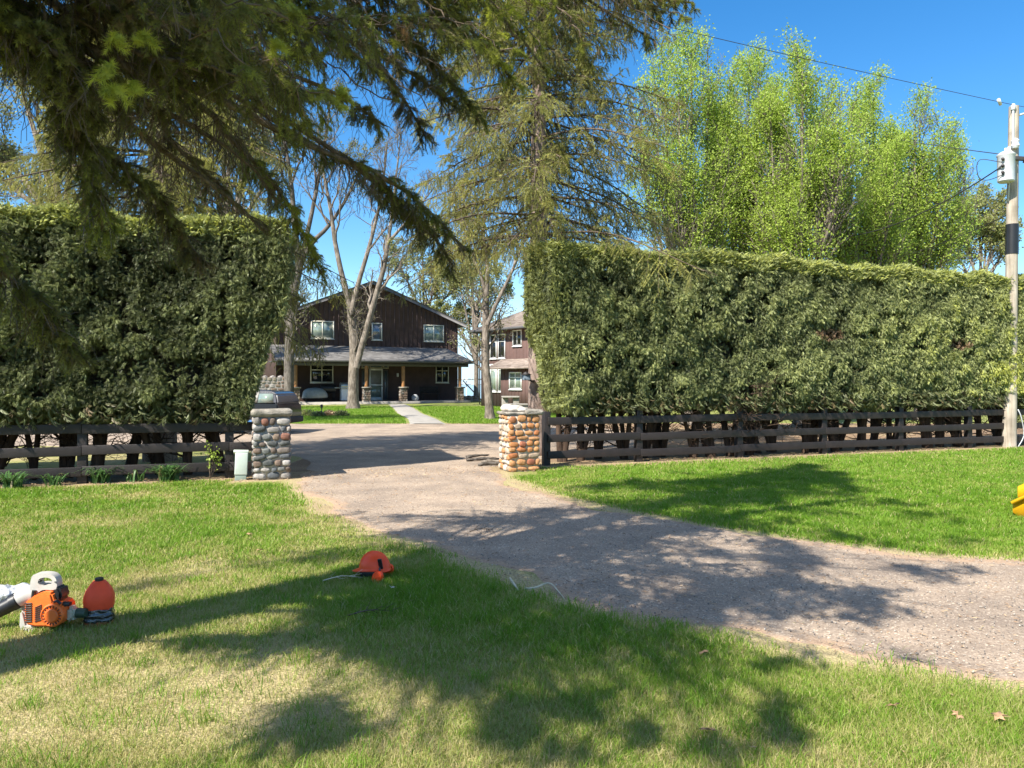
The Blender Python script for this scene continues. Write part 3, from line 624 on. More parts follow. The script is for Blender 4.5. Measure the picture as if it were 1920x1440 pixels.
a_ = Acc(); boxM(a_, RM @ Matrix.Translation((0, 0, .42)), (.62, .5, .72), .02); build(a_, 'cabinet', M['white'], gr)
a_ = Acc(); boxM(a_, RM @ Matrix.Translation((0, 0, .85)), (.7, .55, .12), .02); 
for s in (-.55, .55): boxM(a_, RM @ Matrix.Translation((s, 0, .86)), (.38, .45, .04), .01)
build(a_, 'control_panel', M['stainless'], gr)
a_ = Acc(); lathe(a_, [(.0, -.34), (.28, -.34), (.28, .34), (.0, .34)], RM @ Matrix.Translation((0, 0, .98)) @ Matrix.Rotation(math.pi / 2, 4, 'Y'), 18, sx=.8); build(a_, 'lid', M['stainless'], gr, 'auto')
c = H.p(H.solve(615, .8), .8, pz)
kg = thing('kettle_smoker', 'black smoker grill on the porch under the left window', 'grill', c)
a_ = Acc(); lathe(a_, [(.0, -.45), (.27, -.45), (.27, .45), (0, .45)], Matrix.Translation(Vector(c) + Vector((0, 0, .8))) @ Matrix.Rotation(math.radians(HA), 4, 'Z') @ Matrix.Rotation(math.pi / 2, 4, 'Y'), 16); build(a_, 'barrel', M['black'], kg, 'auto')
for s in (-.35, .35):
    for q in (-.2, .2): a_ = Acc(); tube(a_, [c + H.u * s + H.v * q, c + H.u * s + H.v * q * .7 + A([0, 0, .7])], .025, 6); build(a_, 'leg', M['black'], kg)
def bench(t, label):
    c = H.p(t, .8, pz); b = thing('porch_bench', label, 'bench', c); BM = Matrix.Translation(Vector(c)) @ Matrix.Rotation(math.radians(HA), 4, 'Z')
    a_ = Acc(); 
    for k in range(4): boxM(a_, BM @ Matrix.Translation((0, -.18 + k * .12, .43)), (1.3, .1, .03), .005)
    build(a_, 'seat', M['fence'], b)
    a_ = Acc()
    for k in range(4): boxM(a_, BM @ Matrix.Translation((0, .26 + k * .02, .55 + k * .11)), (1.3, .03, .08), .005)
    build(a_, 'backrest', M['fence'], b)
    for sx_ in (-.58, .58):
        a_ = Acc(); boxM(a_, BM @ Matrix.Translation((sx_, -.18, .21)), (.06, .06, .42), .005); boxM(a_, BM @ Matrix.Translation((sx_, .25, .45)), (.06, .06, .9), .005); boxM(a_, BM @ Matrix.Translation((sx_, .03, .62)), (.05, .5, .04), .005)
        build(a_, 'leg', M['fence'], b)
    return b
bench(H.solve(807, .8), 'dark wooden bench on the porch left of the right hand window')
c = H.p(H.solve(778, 2.0), 2.0, pz)
ro = Acc(); bm = bmesh.new(); bmesh.ops.create_icosphere(bm, subdivisions=3, radius=.24)
for v in bm.verts: v.co = v.co * (1 + .3 * (float(fbm(v.co.x * 9, v.co.y * 9 + v.co.z * 7, 2, 2)) - .5)); v.co.z = max(-.2, v.co.z)
addbm(ro, bm, Matrix.Translation(Vector(c) + Vector((0, 0, .2))))
tag(build(ro, 'boulder', pmat('grey boulder', (.3, .31, .33), .9, var=.3, scale=8), loc=c, smooth=True), 'round grey boulder at the porch edge right of the middle stone post base', 'boulder')

# stone table and bench near second house
def slabtable(name, label, c, L, W_, h, cat):
    t = thing(name, label, cat, c); a_ = Acc(); box(a_, c + A([0, 0, h]), (L, W_, .09), .1, .025); build(a_, 'tabletop', M['concrete'], t)
    for s in (-.32, .32): a_ = Acc(); box(a_, c + A([s * L, 0, h / 2 - .03]), (.3, W_ * .6, h - .05), .1, .03); build(a_, 'pedestal', M['concrete'], t)
slabtable('stone_table', 'pale stone slab table in front of the red brown house', Pg(957, 37), .85, .7, .75, 'table')
slabtable('stone_bench', 'lower pale stone bench just right of the stone slab table', Pg(972, 34.5), .9, .4, .48, 'bench')

# ------------------------------------------------------------------ parked SUV
cx, cy = -7.75, 24.2; cz = float(gz(A([cx]), A([cy]))[0]) + .018
suv = thing('parked_suv', 'black boxy SUV parked behind the left stone pillar', 'car', (cx - 1.6, cy, cz))
SV = Fr([cx, cy, cz], math.radians(-8))      # u to the rear end at right, v to viewer
def hull(acc, prof, W2, z_shift=0.0, tumble=0.0):
    """side profile (t,z) closed loop, halfwidth per z"""
    n = len(prof); L = []
    for s in (-1, 1):
        for t, z in prof: L.append((t, s * (W2 - tumble * max(0, z - .95)), z))
    V = SV.pts(L); Q = [(i, (i + 1) % n, n + (i + 1) % n, n + i) for i in range(n)]
    bm = bmesh.new(); vs = [bm.verts.new(v) for v in V]
    for q in Q: bm.faces.new([vs[k] for k in q])
    bm.faces.new(vs[:n][::-1]); bm.faces.new(vs[n:]); bmesh.ops.recalc_face_normals(bm, faces=bm.faces[:])
    bmesh.ops.bevel(bm, geom=bm.edges[:], offset=.045, segments=2, affect='EDGES', clamp_overlap=True)
    bmesh.ops.triangulate(bm, faces=bm.faces[:]); addbm(acc, bm)
a_ = Acc()
hull(a_, [(-3.6, .3), (.55, .3), (.62, .62), (.58, .95), (-2.1, .98), (-3.55, .9), (-3.68, .6)], .88)
hull(a_, [(-2.25, .95), (.57, .95), (.48, 1.25), (.3, 1.34), (-1.2, 1.40), (-1.6, 1.36)], .84, tumble=.35)
build(a_, 'body', M['carpaint'], suv, 'auto')
a_ = Acc()
def side_glass(t0, t1, t2, t3, z0, z1):
    y0, y1 = .84 - .35 * (z0 - .95) + .012, .84 - .35 * (z1 - .95) + .012
    V = SV.pts([(t0, y0, z0), (t1, y0, z0), (t2, y1, z1), (t3, y1, z1), (t0, y0 - .02, z0), (t1, y0 - .02, z0), (t2, y1 - .02, z1), (t3, y1 - .02, z1)])
    a_.add(V, Q=[(0, 1, 2, 3), (4, 7, 6, 5), (0, 4, 5, 1), (1, 5, 6, 2), (2, 6, 7, 3), (3, 7, 4, 0)])
side_glass(-1.95, -1.1, -1.1, -1.5, .98, 1.30); side_glass(-1.02, -.25, -.25, -1.02, .98, 1.31)
build(a_, 'side_window', M['carglass'], suv)
a_ = Acc(); side_glass(-.1, .42, .36, -.1, .98, 1.27); build(a_, 'rear_quarter_window', M['glass_curtain'], suv)  # pale pane colour stands in for a whitish reflection
a_ = Acc(); side_glass(-.235, -.115, -.115, -.235, .98, 1.31); build(a_, 'pillar_trim', M['greyplastic'], suv)
for t in (-2.75, -.3):
    a_ = Acc(); lathe(a_, [(.19, -.1), (.31, -.1), (.33, -.06), (.33, .06), (.31, .1), (.19, .1)], Matrix.Translation(Vector(SV.p(t, .80, .33))) @ Matrix.Rotation(math.radians(-8), 4, 'Z') @ Matrix.Rotation(math.pi / 2, 4, 'X'), 24)
    wh = build(a_, 'wheel', M['rubberwheel'], suv, 'auto')
    a_ = Acc(); lathe(a_, [(.02, -.03), (.2, -.02), (.2, .03), (.02, .1)], Matrix.Translation(Vector(SV.p(t, .84, .33))) @ Matrix.Rotation(math.radians(-8), 4, 'Z') @ Matrix.Rotation(math.pi / 2, 4, 'X'), 18); build(a_, 'rim', M['chrome'], wh, 'auto')
a_ = Acc()
boxM(a_, Matrix.Translation(Vector(SV.p(.56, .62, .72))) @ Matrix.Rotation(math.radians(-8), 4, 'Z'), (.14, .3, .13), .03); build(a_, 'tail_lamp', M['lens'], suv)
a_ = Acc(); boxM(a_, Matrix.Translation(Vector(SV.p(.6, 0, .42))) @ Matrix.Rotation(math.radians(-8), 4, 'Z'), (.16, 1.72, .2), .05); build(a_, 'bumper', M['rubber'], suv)

# ------------------------------------------------------------------ fences
FANG = math.atan2(FB[1] - FA[1], FB[0] - FA[0])
FR = Fr([*FA, 0], FANG)
def fence(name, label, t0, t1, posts, ztop, face):
    f = thing(name, label, 'fence', FR.p((t0 + t1) / 2, 0, 0)); r = np.random.RandomState(int(abs(t0) * 10) + 3)
    pz = []
    for tp in posts:
        q = FR.p(tp, 0, 0); z0 = float(gz(q[0:1], q[1:2])[0]); pz.append(z0)
        a_ = Acc(); boxM(a_, Matrix.Translation(Vector((q[0], q[1], z0 + ztop / 2 - .1))) @ Matrix.Rotation(FANG + r.uniform(-.03, .03), 4, 'Z') @ Matrix.Rotation(r.uniform(-.012, .012), 4, 'Y'), (.14, .13, ztop + .2), .008)
        build(a_, 'post', M['fence'], f)
    pe = sorted(posts)
    ends = [t0] + [p for p in pe if t0 < p < t1] + [t1]
    for zc in (.2, .53, .87):
        for a, b in zip(ends[:-1], ends[1:]):
            if b - a < .1: continue
            qa, qb = FR.p(a, .085, 0), FR.p(b, .085, 0); za, zb = float(gz(qa[0:1], qa[1:2])[0]), float(gz(qb[0:1], qb[1:2])[0])
            L = np.linalg.norm(qb - qa); j = r.uniform(-.012, .012)
            a_ = Acc(); boxM(a_, Matrix.Translation(Vector(((qa + qb) / 2)) + Vector((0, 0, zc + (za + zb) / 2 + j))) @ Matrix.Rotation(FANG, 4, 'Z') @ Matrix.Rotation(-math.atan2(zb - za, L) + r.uniform(-.004, .004), 4, 'Y'), (L - .006, .035, .15), .006)
            build(a_, 'rail', M['fence'], f)
    return f
tl = [FR.solve(px) for px in (-130, 155, 430)]
fence('rail_fence', 'dark brown three rail fence under the left hedge', -.4, FR.solve(474), tl, 1.1, 1)
tr = [FR.solve(px) for px in (1024, 1197, 1385, 1543, 1686, 1815, 1935)]
fence('rail_fence', 'dark brown three rail fence under the long right hedge', FR.solve(1018), FR.solve(1990), tr, 1.06, 1)

# ------------------------------------------------------------------ stone gate pillars
def pillar(label, c, Wd, Ht, mat, ang, rng, tf_front, tf_side, cap):
    p = thing('stone_pillar', label, 'gate pillar', (*c, 0)); a_ = Acc(); fr = Fr([*c, 0], ang); w2 = Wd / 2
    fr.box(a_, -w2, w2, -w2, w2, -.1, Ht, tint=.36)
    stone_face(a_, fr.p(-w2 - .01, w2, 0), fr.u, fr.z, fr.v, Wd + .02, Ht, rng, .08, .14, .09, .23, .05, tf_front, 3)
    stone_face(a_, fr.p(-w2, -w2, 0), fr.v, fr.z, -fr.u, Wd, Ht, rng, .08, .13, .10, .19, .05, tf_side, 3)
    stone_face(a_, fr.p(w2, w2, 0), -fr.v, fr.z, fr.u, Wd, Ht, rng, .08, .13, .10, .19, .05, tf_side, 2)
    stone_face(a_, fr.p(w2, -w2, 0), -fr.u, fr.z, -fr.v, Wd, Ht, rng, .10, .15, .12, .22, .05, tf_side, 2)
    build(a_, 'stonework', mat, p, True)
    return p, fr, w2
pr_ = np.random.RandomState(8)
pL = A([-4.10, 12.72]); p1, f1, w1 = pillar('grey mixed fieldstone gate pillar left of the driveway', pL, .55, 1.06, M['stone_mixed'], FANG, pr_, lambda: pr_.randint(12) / 12 + .04, lambda: pr_.randint(12) / 12 + .04, 1)
def slab(parent, fr, t0, t1, v0, v1, z0, z1, seed, name='cap'):
    bm = bmesh.new(); bmesh.ops.create_cube(bm, size=1.0); bmesh.ops.subdivide_edges(bm, edges=bm.edges[:], cuts=7, use_grid_fill=True)
    for v in bm.verts:
        x, y, z = v.co; k = .045 * (float(fbm(x * 5 + seed, y * 5 + z * 4 + seed, 4, 3)) - .5)
        e = 1 - .16 * max(0, abs(z) * 2 - .45) 
        q = fr.p(t0 + (t1 - t0) * (x * e + .5) + k, v0 + (v1 - v0) * (y * e + .5) + k, z0 + (z1 - z0) * (z + .5) + k * .5); v.co = Vector(q)
    a_ = Acc(); addbm(a_, bm); return build(a_, name, M['stone_cap'], parent, True)
slab(p1, f1, -.325, .325, -.33, .335, 1.06, 1.18, 3)
pR = A([.13, 13.9])
p2, f2, w2_ = pillar('rust orange fieldstone gate pillar right of the driveway', pR, .555, 1.03, M['stone_orange'], FANG, pr_, lambda: pr_.choice([0, 1, 2, 4, 6, 7, 8, 0, 2, 9]) / 10 + .05, lambda: pr_.choice([3, 5, 9, 3, 5, 2]) / 10 + .05, 0)
slab(p2, f2, .02, .36, -.33, .34, 1.03, 1.13, 17)
slab(p2, f2, -.33, .015, -.33, .30, 1.03, 1.09, 23)
rk = [(-.12, .1, .17, .1, .07), (-.2, -.12, .1, .12, .08), (.0, .16, .09, .1, .05), (-.05, -.08, .12, .1, .07)]
rl_ = ['pale rock, the largest lying on the rust pillar cap', 'pale rock at the back left of the rust pillar cap', 'small flat pale rock at the front of the rust pillar cap', 'pale rock at the middle back of the rust pillar cap']
for k, (t, v, a, b, c_) in enumerate(rk):
    bm = bmesh.new(); bmesh.ops.create_icosphere(bm, subdivisions=3, radius=1)
    for q in bm.verts: q.co = q.co * (1 + .35 * (float(fbm(q.co.x * 1.5 + k * 7, q.co.y * 1.5 + q.co.z + k, 2, 2)) - .5))
    z = 1.085 + c_ * .8; a_ = Acc(); addbm(a_, bm, Matrix.Translation(Vector(f2.p(t, v, z))) @ Matrix.Rotation(FANG + k, 4, 'Z') @ Matrix.Diagonal((a, b, c_, 1)))
    tag(build(a_, 'loose_rock', pmat('pale rock', (.5, .45, .39), .9, var=.25, scale=15), loc=f2.p(t, v, z - c_), smooth=True), rl_[k], 'rock', 'rocks on the rust pillar')
# pale green utility pedestal
c = Pg(451, 12.45); ub = thing('utility_pedestal', 'pale green metal utility pedestal leaning beside the left pillar', 'utility box', c)
UM = Matrix.Translation(Vector(c)) @ Matrix.Rotation(FANG, 4, 'Z') @ Matrix.Rotation(math.radians(2.5), 4, 'Y')
a_ = Acc(); boxM(a_, UM @ Matrix.Translation((0, 0, .275)), (.20, .17, .37), .012); build(a_, 'cover', M['pale_green'], ub)
a_ = Acc(); boxM(a_, UM @ Matrix.Translation((0, 0, .04)), (.18, .15, .12), .008); build(a_, 'base', pmat('grey green enamel', (.24, .3, .25), .6), ub)
a_ = Acc(); boxM(a_, UM @ Matrix.Translation((-.01, .02, .475)), (.24, .20, .035), .012); build(a_, 'lid', M['pale_green'], ub)

# ------------------------------------------------------------------ foliage generators
def spawn(PT, R, k, t0, t1, ang, lenf, m, rng, up=0.0, droop=0.0, wob=.06, rf=.6, plane=None, tip=.15, lmin=0.0):
    n, mm, _ = PT.shape
    t = t0 + (t1 - t0) * (np.arange(k)[None] + rng.rand(n, k)) / k; x = t * (mm - 1); i = np.clip(x.astype(int), 0, mm - 2); f = (x - i)[..., None]
    ar = np.arange(n)[:, None]
    base = PT[ar, i] * (1 - f) + PT[ar, i + 1] * f; tan = nrm(PT[ar, i + 1] - PT[ar, i]); rad = R[ar, i] * (1 - f[..., 0]) + R[ar, i + 1] * f[..., 0]
    L0 = np.linalg.norm(np.diff(PT, axis=1), axis=2).sum(1)[:, None]
    if plane is None: h = rng.normal(size=base.shape)
    else:
        sd = np.cross(tan, np.broadcast_to(A([0, 0, 1.]), tan.shape)); sgn = np.where((np.arange(k) % 2)[None] == 0, 1., -1.)[..., None]
        h = nrm(sd) * sgn + plane * rng.normal(size=base.shape)
    pp = nrm(h - (h * tan).sum(-1, keepdims=True) * tan)
    a = ang * (1 + .35 * (rng.rand(n, k, 1) - .5)); d = tan * np.cos(a) + pp * np.sin(a); d[..., 2] += up; d = nrm(d)
    L = np.maximum(lenf(L0, t) * (1 + .5 * (rng.rand(n, k) - .5)), lmin)[..., None, None]
    s = np.linspace(0, 1, m)[None, None, :, None]
    pts = base[..., None, :] + d[..., None, :] * L * s
    wb = np.cumsum(rng.normal(size=(n, k, m, 3)), axis=2) * wob * L / m ** .5; wb -= wb[:, :, :1]; pts = pts + wb
    pts[..., 2] -= (droop * L * s * s)[..., 0]
    r0 = np.minimum(rad * rf, L[..., 0, 0] * .035 + .0015)
    rr = r0[..., None] * (1 - (1 - tip) * np.linspace(0, 1, m)[None, None])
    return pts.reshape(-1, m, 3), rr.reshape(-1, m)
LEAF_V = A([[0, 0, 0], [.5, .32, .08], [1, 0, -.05], [.5, -.32, .08]]); LEAF_F = A([[0, 1, 2], [0, 2, 3]])
def leaves(acc, PT, per, size, rng, t0=.3, tb=(.2, 1.0), spread=.05, tintoff=None, clumpy=0):
    if clumpy: q = PT[:, PT.shape[1] // 2]; PT = PT[rng.rand(len(PT)) < .12 + sstep(.29, .46, fbm(q[:, 0] * .8 + 9, q[:, 2] * .8 + q[:, 1] * .6, 11, 2))]
    n, m, _ = PT.shape; t = t0 + (1 - t0) * rng.rand(n, per); x = t * (m - 1); i = np.clip(x.astype(int), 0, m - 2); f = (x - i)[..., None]; ar = np.arange(n)[:, None]
    p = (PT[ar, i] * (1 - f) + PT[ar, i + 1] * f).reshape(-1, 3) + rng.normal(size=(n * per, 3)) * spread
    ax = nrm(PT[:, -1] - PT[:, 0]); d = np.repeat(ax, per, 0) * .5 + rng.normal(size=(n * per, 3)); d[:, 2] -= .1
    Mx = frames(d, rng) * (size * (.6 + .8 * rng.rand(n * per)))[:, None, None]
    clump = np.repeat(rng.rand(n), per) * .5 + rng.rand(n * per) * .5
    insts(acc, LEAF_V, LEAF_F, Mx, p, tb[0] + (tb[1] - tb[0]) * clump)
def tree(name, label, cat, stems, bark, leafmat, levels, rng, leaf=None, group=None, loc=None, trunk_sides=10):
    """stems: list of (pts, r0, r1); levels: list of dict for spawn"""
    base = A(stems[0][0][0]) if loc is None else loc
    t = thing(name, label, cat, base, group); tr = Acc(); br = Acc(); mm = 14
    PT = np.stack([resample(A(p, float), mm) for p, _, _ in stems]); R = np.stack([np.linspace(a, b, mm) for _, a, b in stems])
    PT = PT + np.cumsum(rng.normal(size=PT.shape), 1) * .006 * np.linalg.norm(PT[:, -1] - PT[:, 0], axis=1)[:, None, None] / mm * (np.arange(len(stems)) >= 0)[:, None, None]
    fl = R.copy(); fl[0, 0] *= 1.45; fl[0, 1] *= 1.08
    tubes(tr, PT, fl, trunk_sides); build(tr, 'trunk', bark, t, True)
    cur = [(PT, R)]; allb = []
    for lv in levels:
        src = cur[-1] if not lv.get('all') else None
        p, r = spawn(cur[-1][0], cur[-1][1], lv['k'], lv.get('t0', .25), lv.get('t1', 1), math.radians(lv['ang']), lv['len'], lv.get('m', 6), rng, lv.get('up', 0), lv.get('droop', 0), lv.get('wob', .08), lv.get('rf', .6), lv.get('plane'), lmin=lv.get('lmin', 0))
        tubes(br, p, np.maximum(r, lv.get('rmin', .004)), lv.get('sides', 5)); cur.append((p, r))
    build(br, 'branches', bark if not leaf or not leaf.get('bb') else leaf['bb'], t, True)
    if leaf:
        lf = Acc()
        for li, per, size in leaf['lv']: leaves(lf, cur[li][0], per, size, rng, leaf.get('t0', .25), leaf.get('tb', (.1, 1)), leaf.get('spread', .06), clumpy=leaf.get('clumpy', 0))
        build(lf, 'leaves', leafmat, t)
    return t
# --- spruces
def needle_template(n, ln, wd, rng, lean=.5):
    V, T = [], []
    for i in range(n):
        x = (i + rng.rand()) / n; th = rng.rand() * 2 * math.pi; l = ln * (.75 + .5 * rng.rand()); c, s = math.cos(th), math.sin(th)
        k = len(V); V += [(x - wd * .0, -s * wd, c * wd), (x, s * wd, -c * wd), (x + lean, c * l, s * l)]; T.append((k, k + 1, k + 2))
    return A(V), A(T)
def needles(acc, PT, nsub, tmpl, seg_thick, rng, tb, tintbias=None, tipbright=.0):
    """put a needled twig template on every segment of the polylines"""
    TV, TF = tmpl; a = PT[:, :-1].reshape(-1, 3); b = PT[:, 1:].reshape(-1, 3); d = b - a; L = np.linalg.norm(d, axis=1)
    Mx = frames(d, rng); Mx = Mx * np.stack([L, np.ones_like(L), np.ones_like(L)], -1)[:, None, :] if False else np.stack([Mx[:, :, 0] * L[:, None], Mx[:, :, 1], Mx[:, :, 2]], -1)
    n, m = PT.shape[0], PT.shape[1] - 1
    tt = np.clip(tb[0] + (tb[1] - tb[0]) * (np.repeat(rng.rand(n), m) * .7 + rng.rand(n * m) * .3) + np.tile(np.linspace(0, tipbright, m), n), 0, 1)
    if tintbias is not None: tt = np.clip(tt + np.repeat(tintbias, m), 0, 1)
    insts(acc, TV, TF, Mx, a, tt)

rs = np.random.RandomState(21)
SP = A([-5.05, 2.05])
big = thing('spruce_tree', 'big overhanging spruce whose dark needled boughs droop in from the upper left', 'tree', (SP[0], SP[1], 0))
tk = Acc(); tube(tk, [(SP[0], SP[1], -.1), (SP[0], SP[1], .4), (SP[0] + .05, SP[1], 8), (SP[0], SP[1] + .1, 17.6)], [.38, .26, .18, .02], 14, m=24)
build(tk, 'trunk', M['bark_spruce'], big, True)
def tz(z): return A([SP[0] + .03, SP[1], z])
LIMBS = [  # boughs that hang into the view: points (px, py, distance) after the root on the trunk
    (4.6, [(0, 50, 3.3), (110, 95, 3.6), (220, 215, 3.9), (330, 300, 4.3), (430, 370, 4.6), (500, 440, 4.9)], .05),
    (5.0, [(130, 70, 3.5), (300, 140, 3.9), (440, 200, 4.3), (580, 275, 4.7), (700, 320, 5.1), (800, 390, 5.4), (872, 470, 5.7)], .06),
    (4.3, [(20, 90, 3.2), (130, 230, 3.5), (240, 320, 3.8), (320, 400, 4.1), (375, 490, 4.3)], .045),
    (3.5, [(-180, 330, 3.0), (-60, 450, 3.1), (30, 530, 3.2), (90, 590, 3.4), (145, 655, 3.5)], .03),
    (5.6, [(200, -40, 3.7), (400, 0, 4.2), (560, 30, 4.7), (690, 90, 5.1), (790, 150, 5.5), (850, 200, 5.7)], .05),
    (6.6, [(500, -180, 4.6), (760, -100, 5.2), (950, -40, 5.8), (1120, -10, 6.3), (1300, 5, 6.7)], .06),
    (6.2, [(420, -120, 4.4), (640, -60, 4.9), (800, 0, 5.3), (900, 70, 5.7), (965, 160, 6.0)], .05),
    (4.4, [(40, 60, 3.1), (110, 170, 3.3), (155, 290, 3.5), (178, 360, 3.6), (195, 435, 3.7)], .04),
    (5.3, [(210, 40, 3.6), (380, 80, 4.0), (520, 130, 4.3), (640, 180, 4.7), (720, 235, 5.0)], .045),
    (5.2, [(280, 130, 4.2), (420, 250, 4.8), (510, 340, 5.3), (560, 420, 5.7), (600, 510, 6.0)], .05),
    (5.8, [(80, -60, 3.4), (260, -10, 3.8), (400, 30, 4.1), (480, 70, 4.4), (560, 100, 4.7)], .045),
    (4.8, [(-30, 0, 3.1), (80, 20, 3.3), (180, 50, 3.5), (230, 100, 3.7), (250, 150, 3.8)], .04),
    (6.9, [(620, -220, 4.8), (840, -140, 5.4), (1020, -60, 5.9), (1150, -20, 6.3), (1240, 30, 6.6)], .05),
    (5.9, [(480, -60, 4.5), (640, 20, 5.0), (740, 60, 5.3), (820, 120, 5.6), (900, 230, 5.9)], .045),
    (4.9, [(200, 140, 3.8), (290, 235, 4.2), (350, 295, 4.5), (410, 345, 4.8), (455, 400, 5.0)], .04),
    (5.2, [(560, 240, 4.7), (640, 290, 5.0), (720, 350, 5.3), (800, 425, 5.6), (850, 500, 5.8)], .04),
    (5.1, [(520, 230, 4.8), (620, 285, 5.1), (700, 340, 5.4), (765, 400, 5.7), (800, 450, 5.9)], .035),
    (5.6, [(430, -60, 4.4), (600, 40, 4.8), (700, 110, 5.1), (760, 190, 5.4), (800, 260, 5.6)], .04),
    (6.6, [(700, -120, 5.2), (860, -30, 5.6), (960, 50, 6.0), (1020, 130, 6.3)], .04),
    (6.8, [(880, -140, 5.6), (1040, -40, 6.0), (1150, 30, 6.4), (1225, 75, 6.6)], .04),
    (6.0, [(150, -80, 3.3), (330, -30, 3.6), (480, 20, 3.9), (610, 60, 4.2), (700, 130, 4.5)], .04),
    (4.9, [(60, 60, 3.4), (200, 150, 3.8), (330, 220, 4.3), (460, 300, 4.8), (520, 380, 5.1)], .045),
]
SHADE = [Pg(px, 1.6 * F / (py - 720))[:2] for px, py in [(150, 1105), (700, 1020), (620, 965), (1000, 930), (1300, 880), (1500, 866), (1740, 930), (1880, 1010), (1900, 1150), (1700, 1270), (1400, 1200), (1560, 1290), (1500, 1400), (900, 1440), (420, 1420), (560, 1290), (200, 1190)]]
def shadow_xy(p): k = p[:, 2] / -LDIR.z; return p[:, 0] + LDIR.x * k, p[:, 1] + LDIR.y * k
PTs, Rs = [], []
for z0, pts, r0 in LIMBS:
    p = [tz(z0)] + [P(*q) for q in pts]; PTs.append(resample(A(p), 22)); Rs.append(np.linspace(r0, .008, 22))
PT = np.stack(PTs); R = np.stack(Rs); wd = Acc(); tubes(wd, PT, R, 7)
sub, subr = spawn(PT, R, 9, .40, .93, math.radians(44), lambda L0, t: .75 + .9 * (1 - t), 22, rs, up=-.08, droop=.25, wob=.10, plane=.7, rf=.55)
# the lower outline of the canopy as seen in elevation, and the opening at its left
def cpx(p): yy = np.maximum(p[..., 1], .3); return 960 + F * p[..., 0] / yy, 720 - F * (p[..., 2] - EYE) / yy
def clear(p):
    x, y = cpx(p); lim_ = np.interp(x, [0, 110, 200, 330, 420, 500, 600, 650, 760, 870, 960, 1300], [70, 100, 110, 120, 170, 220, 250, 250, 280, 310, 180, 90])
    return ((y < lim_) & ~((x < 125) & (y > 150))).all(-1)
keep0 = (sub[:, -1, 1] > .8) & clear(sub[:, 2:]); sub, subr = sub[keep0], subr[keep0]; tubes(wd, sub, np.maximum(subr, .004), 5)
lim = lambda L0, t: .08 + .12 * (1 - t)
s2a, r2a = spawn(PT, R, 135, .28, .998, math.radians(52), lim, 6, rs, up=-.16, droop=.35, wob=.09, plane=.9)
s2b, r2b = spawn(sub, subr, 15, .10, .99, math.radians(55), lambda L0, t: .10 + .26 * (1 - t), 6, rs, up=-.08, droop=.30, wob=.09, plane=.6)
s2, r2 = np.concatenate([s2a, s2b]), np.concatenate([r2a, r2b])
tubes(wd, s2, np.maximum(r2, .0024), 4)
HOLES = A([Pg(704, 6.12)[:2], Pg(186, 4.97)[:2], Pg(100, 4.86)[:2], Pg(690, 6.3)[:2]])
qx, qy = shadow_xy(s2[:, 3]); kh = (np.hypot(qx[:, None] - HOLES[None, :, 0], qy[:, None] - HOLES[None, :, 1]).min(1) > .42) & (rs.rand(len(s2)) < .14 + sstep(.40, .53, fbm(qx * 1.3 + 7, qy * 1.3 + 3, 16, 3))); s2, r2 = s2[kh], r2[kh]
s3, r3 = spawn(s2, r2, 8, .10, .98, math.radians(52), lambda L0, t: (1.1 - t) * L0 * .36 + .05, 3, rs, up=-.12, droop=.4, wob=.1, plane=.8)
bare = rs.rand(len(s3)) < .10
dead = np.repeat(rs.rand(len(s2)) < .14, 8)
tubes(wd, s3, np.maximum(r3, .0016), 3)
# dangling dry twigs
s4, r4 = spawn(PT, R, 42, .30, .97, math.radians(75), lambda L0, t: .20 + 0 * t, 6, rs, up=-1.0, droop=.45, wob=.14)
tubes(wd, s4, np.maximum(r4 * .5, .0018), 3)
s5, r5 = spawn(s4, r4, 5, .2, .95, math.radians(60), lambda L0, t: .12 + 0 * t, 4, rs, up=-.4, droop=.3, wob=.15)
tubes(wd, s5, np.maximum(r5 * .5, .0014), 3)
build(wd, 'boughs', M['twig'], big, True)
nd = Acc(); tA = needle_template(30, .023, .0023, rs, .2); tB = needle_template(16, .017, .0011, rs, .2)
keep = ~(bare | dead)
# sun through crown gaps, painted as a brighter needle tint around these points
SUNLIT_TUFTS = A([P(205, 130, 3.75), P(250, 165, 3.8), P(270, 70, 3.8), P(500, 80, 4.5), P(560, 120, 4.5), P(660, 120, 4.9), P(705, 170, 5.0), P(735, 215, 5.1), P(200, 425, 3.7), P(650, 140, 4.7)])
def tuft(p): return .42 * np.exp(-(np.linalg.norm(p[:, 1][:, None] - SUNLIT_TUFTS[None], axis=2).min(1) / .16) ** 2)
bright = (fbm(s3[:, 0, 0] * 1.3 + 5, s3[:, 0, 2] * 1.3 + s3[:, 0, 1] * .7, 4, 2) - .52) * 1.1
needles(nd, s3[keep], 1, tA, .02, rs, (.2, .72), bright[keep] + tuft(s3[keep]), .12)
b2 = (fbm(s2[:, 0, 0] * 1.3 + 5, s2[:, 0, 2] * 1.3 + s2[:, 0, 1] * .7, 4, 2) - .52) * 1.1
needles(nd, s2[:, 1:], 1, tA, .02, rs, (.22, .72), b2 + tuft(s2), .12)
needles(nd, s3[dead & (rs.rand(len(s3)) < .5)], 1, tB, .02, rs, (0, .1))
needles(nd, np.stack([resample(p, 60) for p in PT])[:, 18:], 1, needle_template(70, .03, .0022, rs, .15), .02, rs, (.2, .5))
tq = []
for bx, by, bd in ((205, 118, 2.75), (212, 160, 2.75), (250, 150, 2.9), (268, 62, 3.0), (215, 62, 3.0), (520, 75, 3.2), (640, 165, 3.5)):      # shoots with sunlight painted into their bright tint
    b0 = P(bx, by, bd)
    for k in range(5): tq.append(A([b0, b0 + A([rs.uniform(-.02, .03), rs.uniform(-.03, .02), rs.uniform(-.05, -.01)]), b0 + A([rs.uniform(-.05, .07), rs.uniform(-.05, .02), rs.uniform(-.09, -.02)])]))
